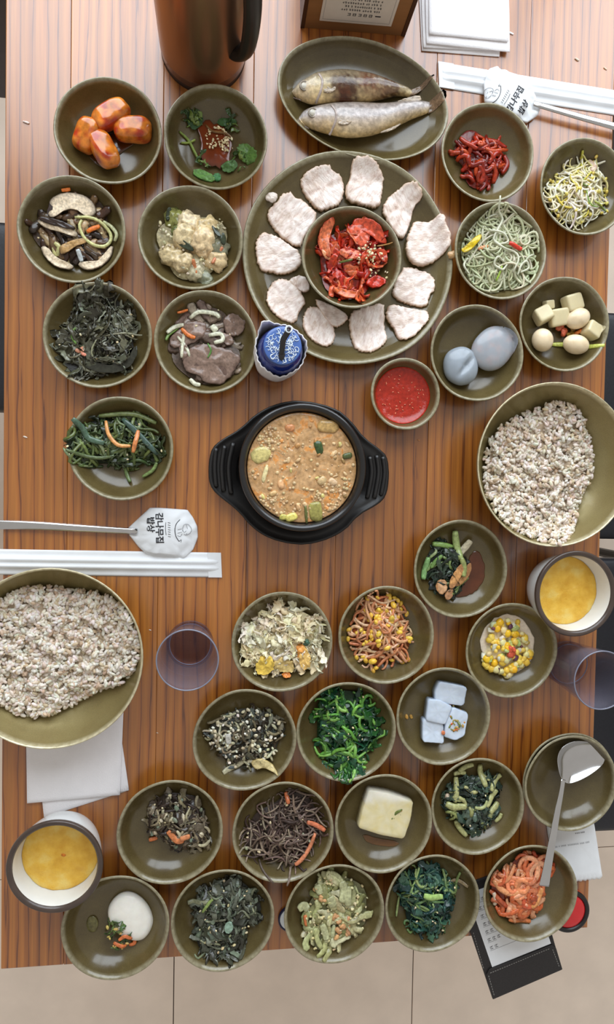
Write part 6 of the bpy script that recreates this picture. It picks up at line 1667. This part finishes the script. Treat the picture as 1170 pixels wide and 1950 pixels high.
# ---- wet tissue sachet
sc_q = [(1033, 1508), (1118, 1500), (1134, 1574), (1149, 1670)]
top_e = [(1149, 1670)]; n_ = 18
for k_ in range(n_ + 1):
    t_ = k_ / n_; x_, y_ = 1147 + (1066 - 1147) * t_, 1674 + (1683 - 1674) * t_
    top_e.append((x_, y_ + (1.8 if k_ % 2 else -1.8)))
pts = [(1033, 1508), (1118, 1500), (1134, 1574)] + top_e + [(1060, 1682), (1044, 1590)]
q = poly_px(pts, .002); c0 = q.mean(0)
def swet(xy):
    d = np.hypot((xy[:, 0] - c0[0]) / .034, (xy[:, 1] - c0[1]) / .055)
    return TZ + .0022 + .0018 * np.clip(1 - d * d, 0, 1) + .0004 * wn(np.column_stack([xy, xy[:, 0] * 0]), 120.0, 2.0)
v, f, I = slab_vf(q, TZ + .0004, .001, swet, 140, 0, 0, (1.0, .99, .93, .8, .6, .4, .2), (.1, .5, 1, 1, 1, 1, 1))
sach = tag(build('wet_tissue_sachet', MB().add(v, f), PAPER, None, loc=(c0[0], c0[1], TZ + .0004)), 'white wet tissue sachet overhanging the right table edge', 'sachet')
mb = MB(); r3 = np.random.RandomState(9)
A1, B1 = P(1059, 1614, .004), P(1122, 1604, .004); dd = (B1 - A1); LL = np.linalg.norm(dd); dd /= LL; nn = np.array([-dd[1], dd[0], 0])
x = 0
def sbar(o, u0, u1, w0, w1):
    p_ = np.array([o + dd * a_ + nn * b_ for a_, b_ in ((u0, w0), (u1, w0), (u1, w1), (u0, w1))]); p_[:, 2] = swet(p_[:, :2]) + .0004
    mb.add(p_, [(0, 1, 2, 3)])
while x < LL:
    g = r3.uniform(.0012, .0022); sbar(A1, x, x + g, -.0008, -.0003); sbar(A1, x + g * .4, x + g * .4 + .0004, -.0012, .0012); sbar(A1, x, x + g, .0006, .001)
    x += g + (.0022 if r3.rand() < .22 else .0005)
A2 = P(1097, 1588, .004)
for x in (0, .0026, .0052, .0085, .0108, .0131): sbar(A2, x, x + .0018, -.001, .0008)
build('small_print', mb, GREYINK, sach, smooth=False)

# ---- crumbs on the wood
for (x, y, s_, c, lab) in ((50, 233, .0042, (226, 206, 196), 'pale crumb on the wood left of the rice cakes'), (48, 832, .0028, (232, 220, 206), 'white crumb on the wood left of the green stems'), (286, 1200, .0018, (232, 222, 210), 'white speck on the wood left of the left tumbler'), (974, 63, .004, (236, 236, 238), 'white paper shred beside the napkin pile'), (1100, 113, .004, (214, 196, 176), 'pale splinter on the wood below the napkin pile'), (1154, 130, .003, (220, 196, 170), 'pale crumb at the far right of the table top'), (300, 1396, .0016, (226, 206, 180), 'tiny speck on the wood right of the napkins'), (798, 838, .002, (206, 140, 80), 'orange speck on the wood below the red paste')):
    p = P(x, y, .001); v, f = blob_vf((p[0], p[1], TZ + s_ * .2), (s_, s_ * .35, s_ * .22), (0, 0, -.25 if x < 1000 else -.5), .8, .25, 900, 10, 6, x)
    tag(build('food_crumb', MB().add(v, f, lin(c)), FOOD, None, loc=(p[0], p[1], TZ)), lab, 'crumb', 'crumbs on the wood')
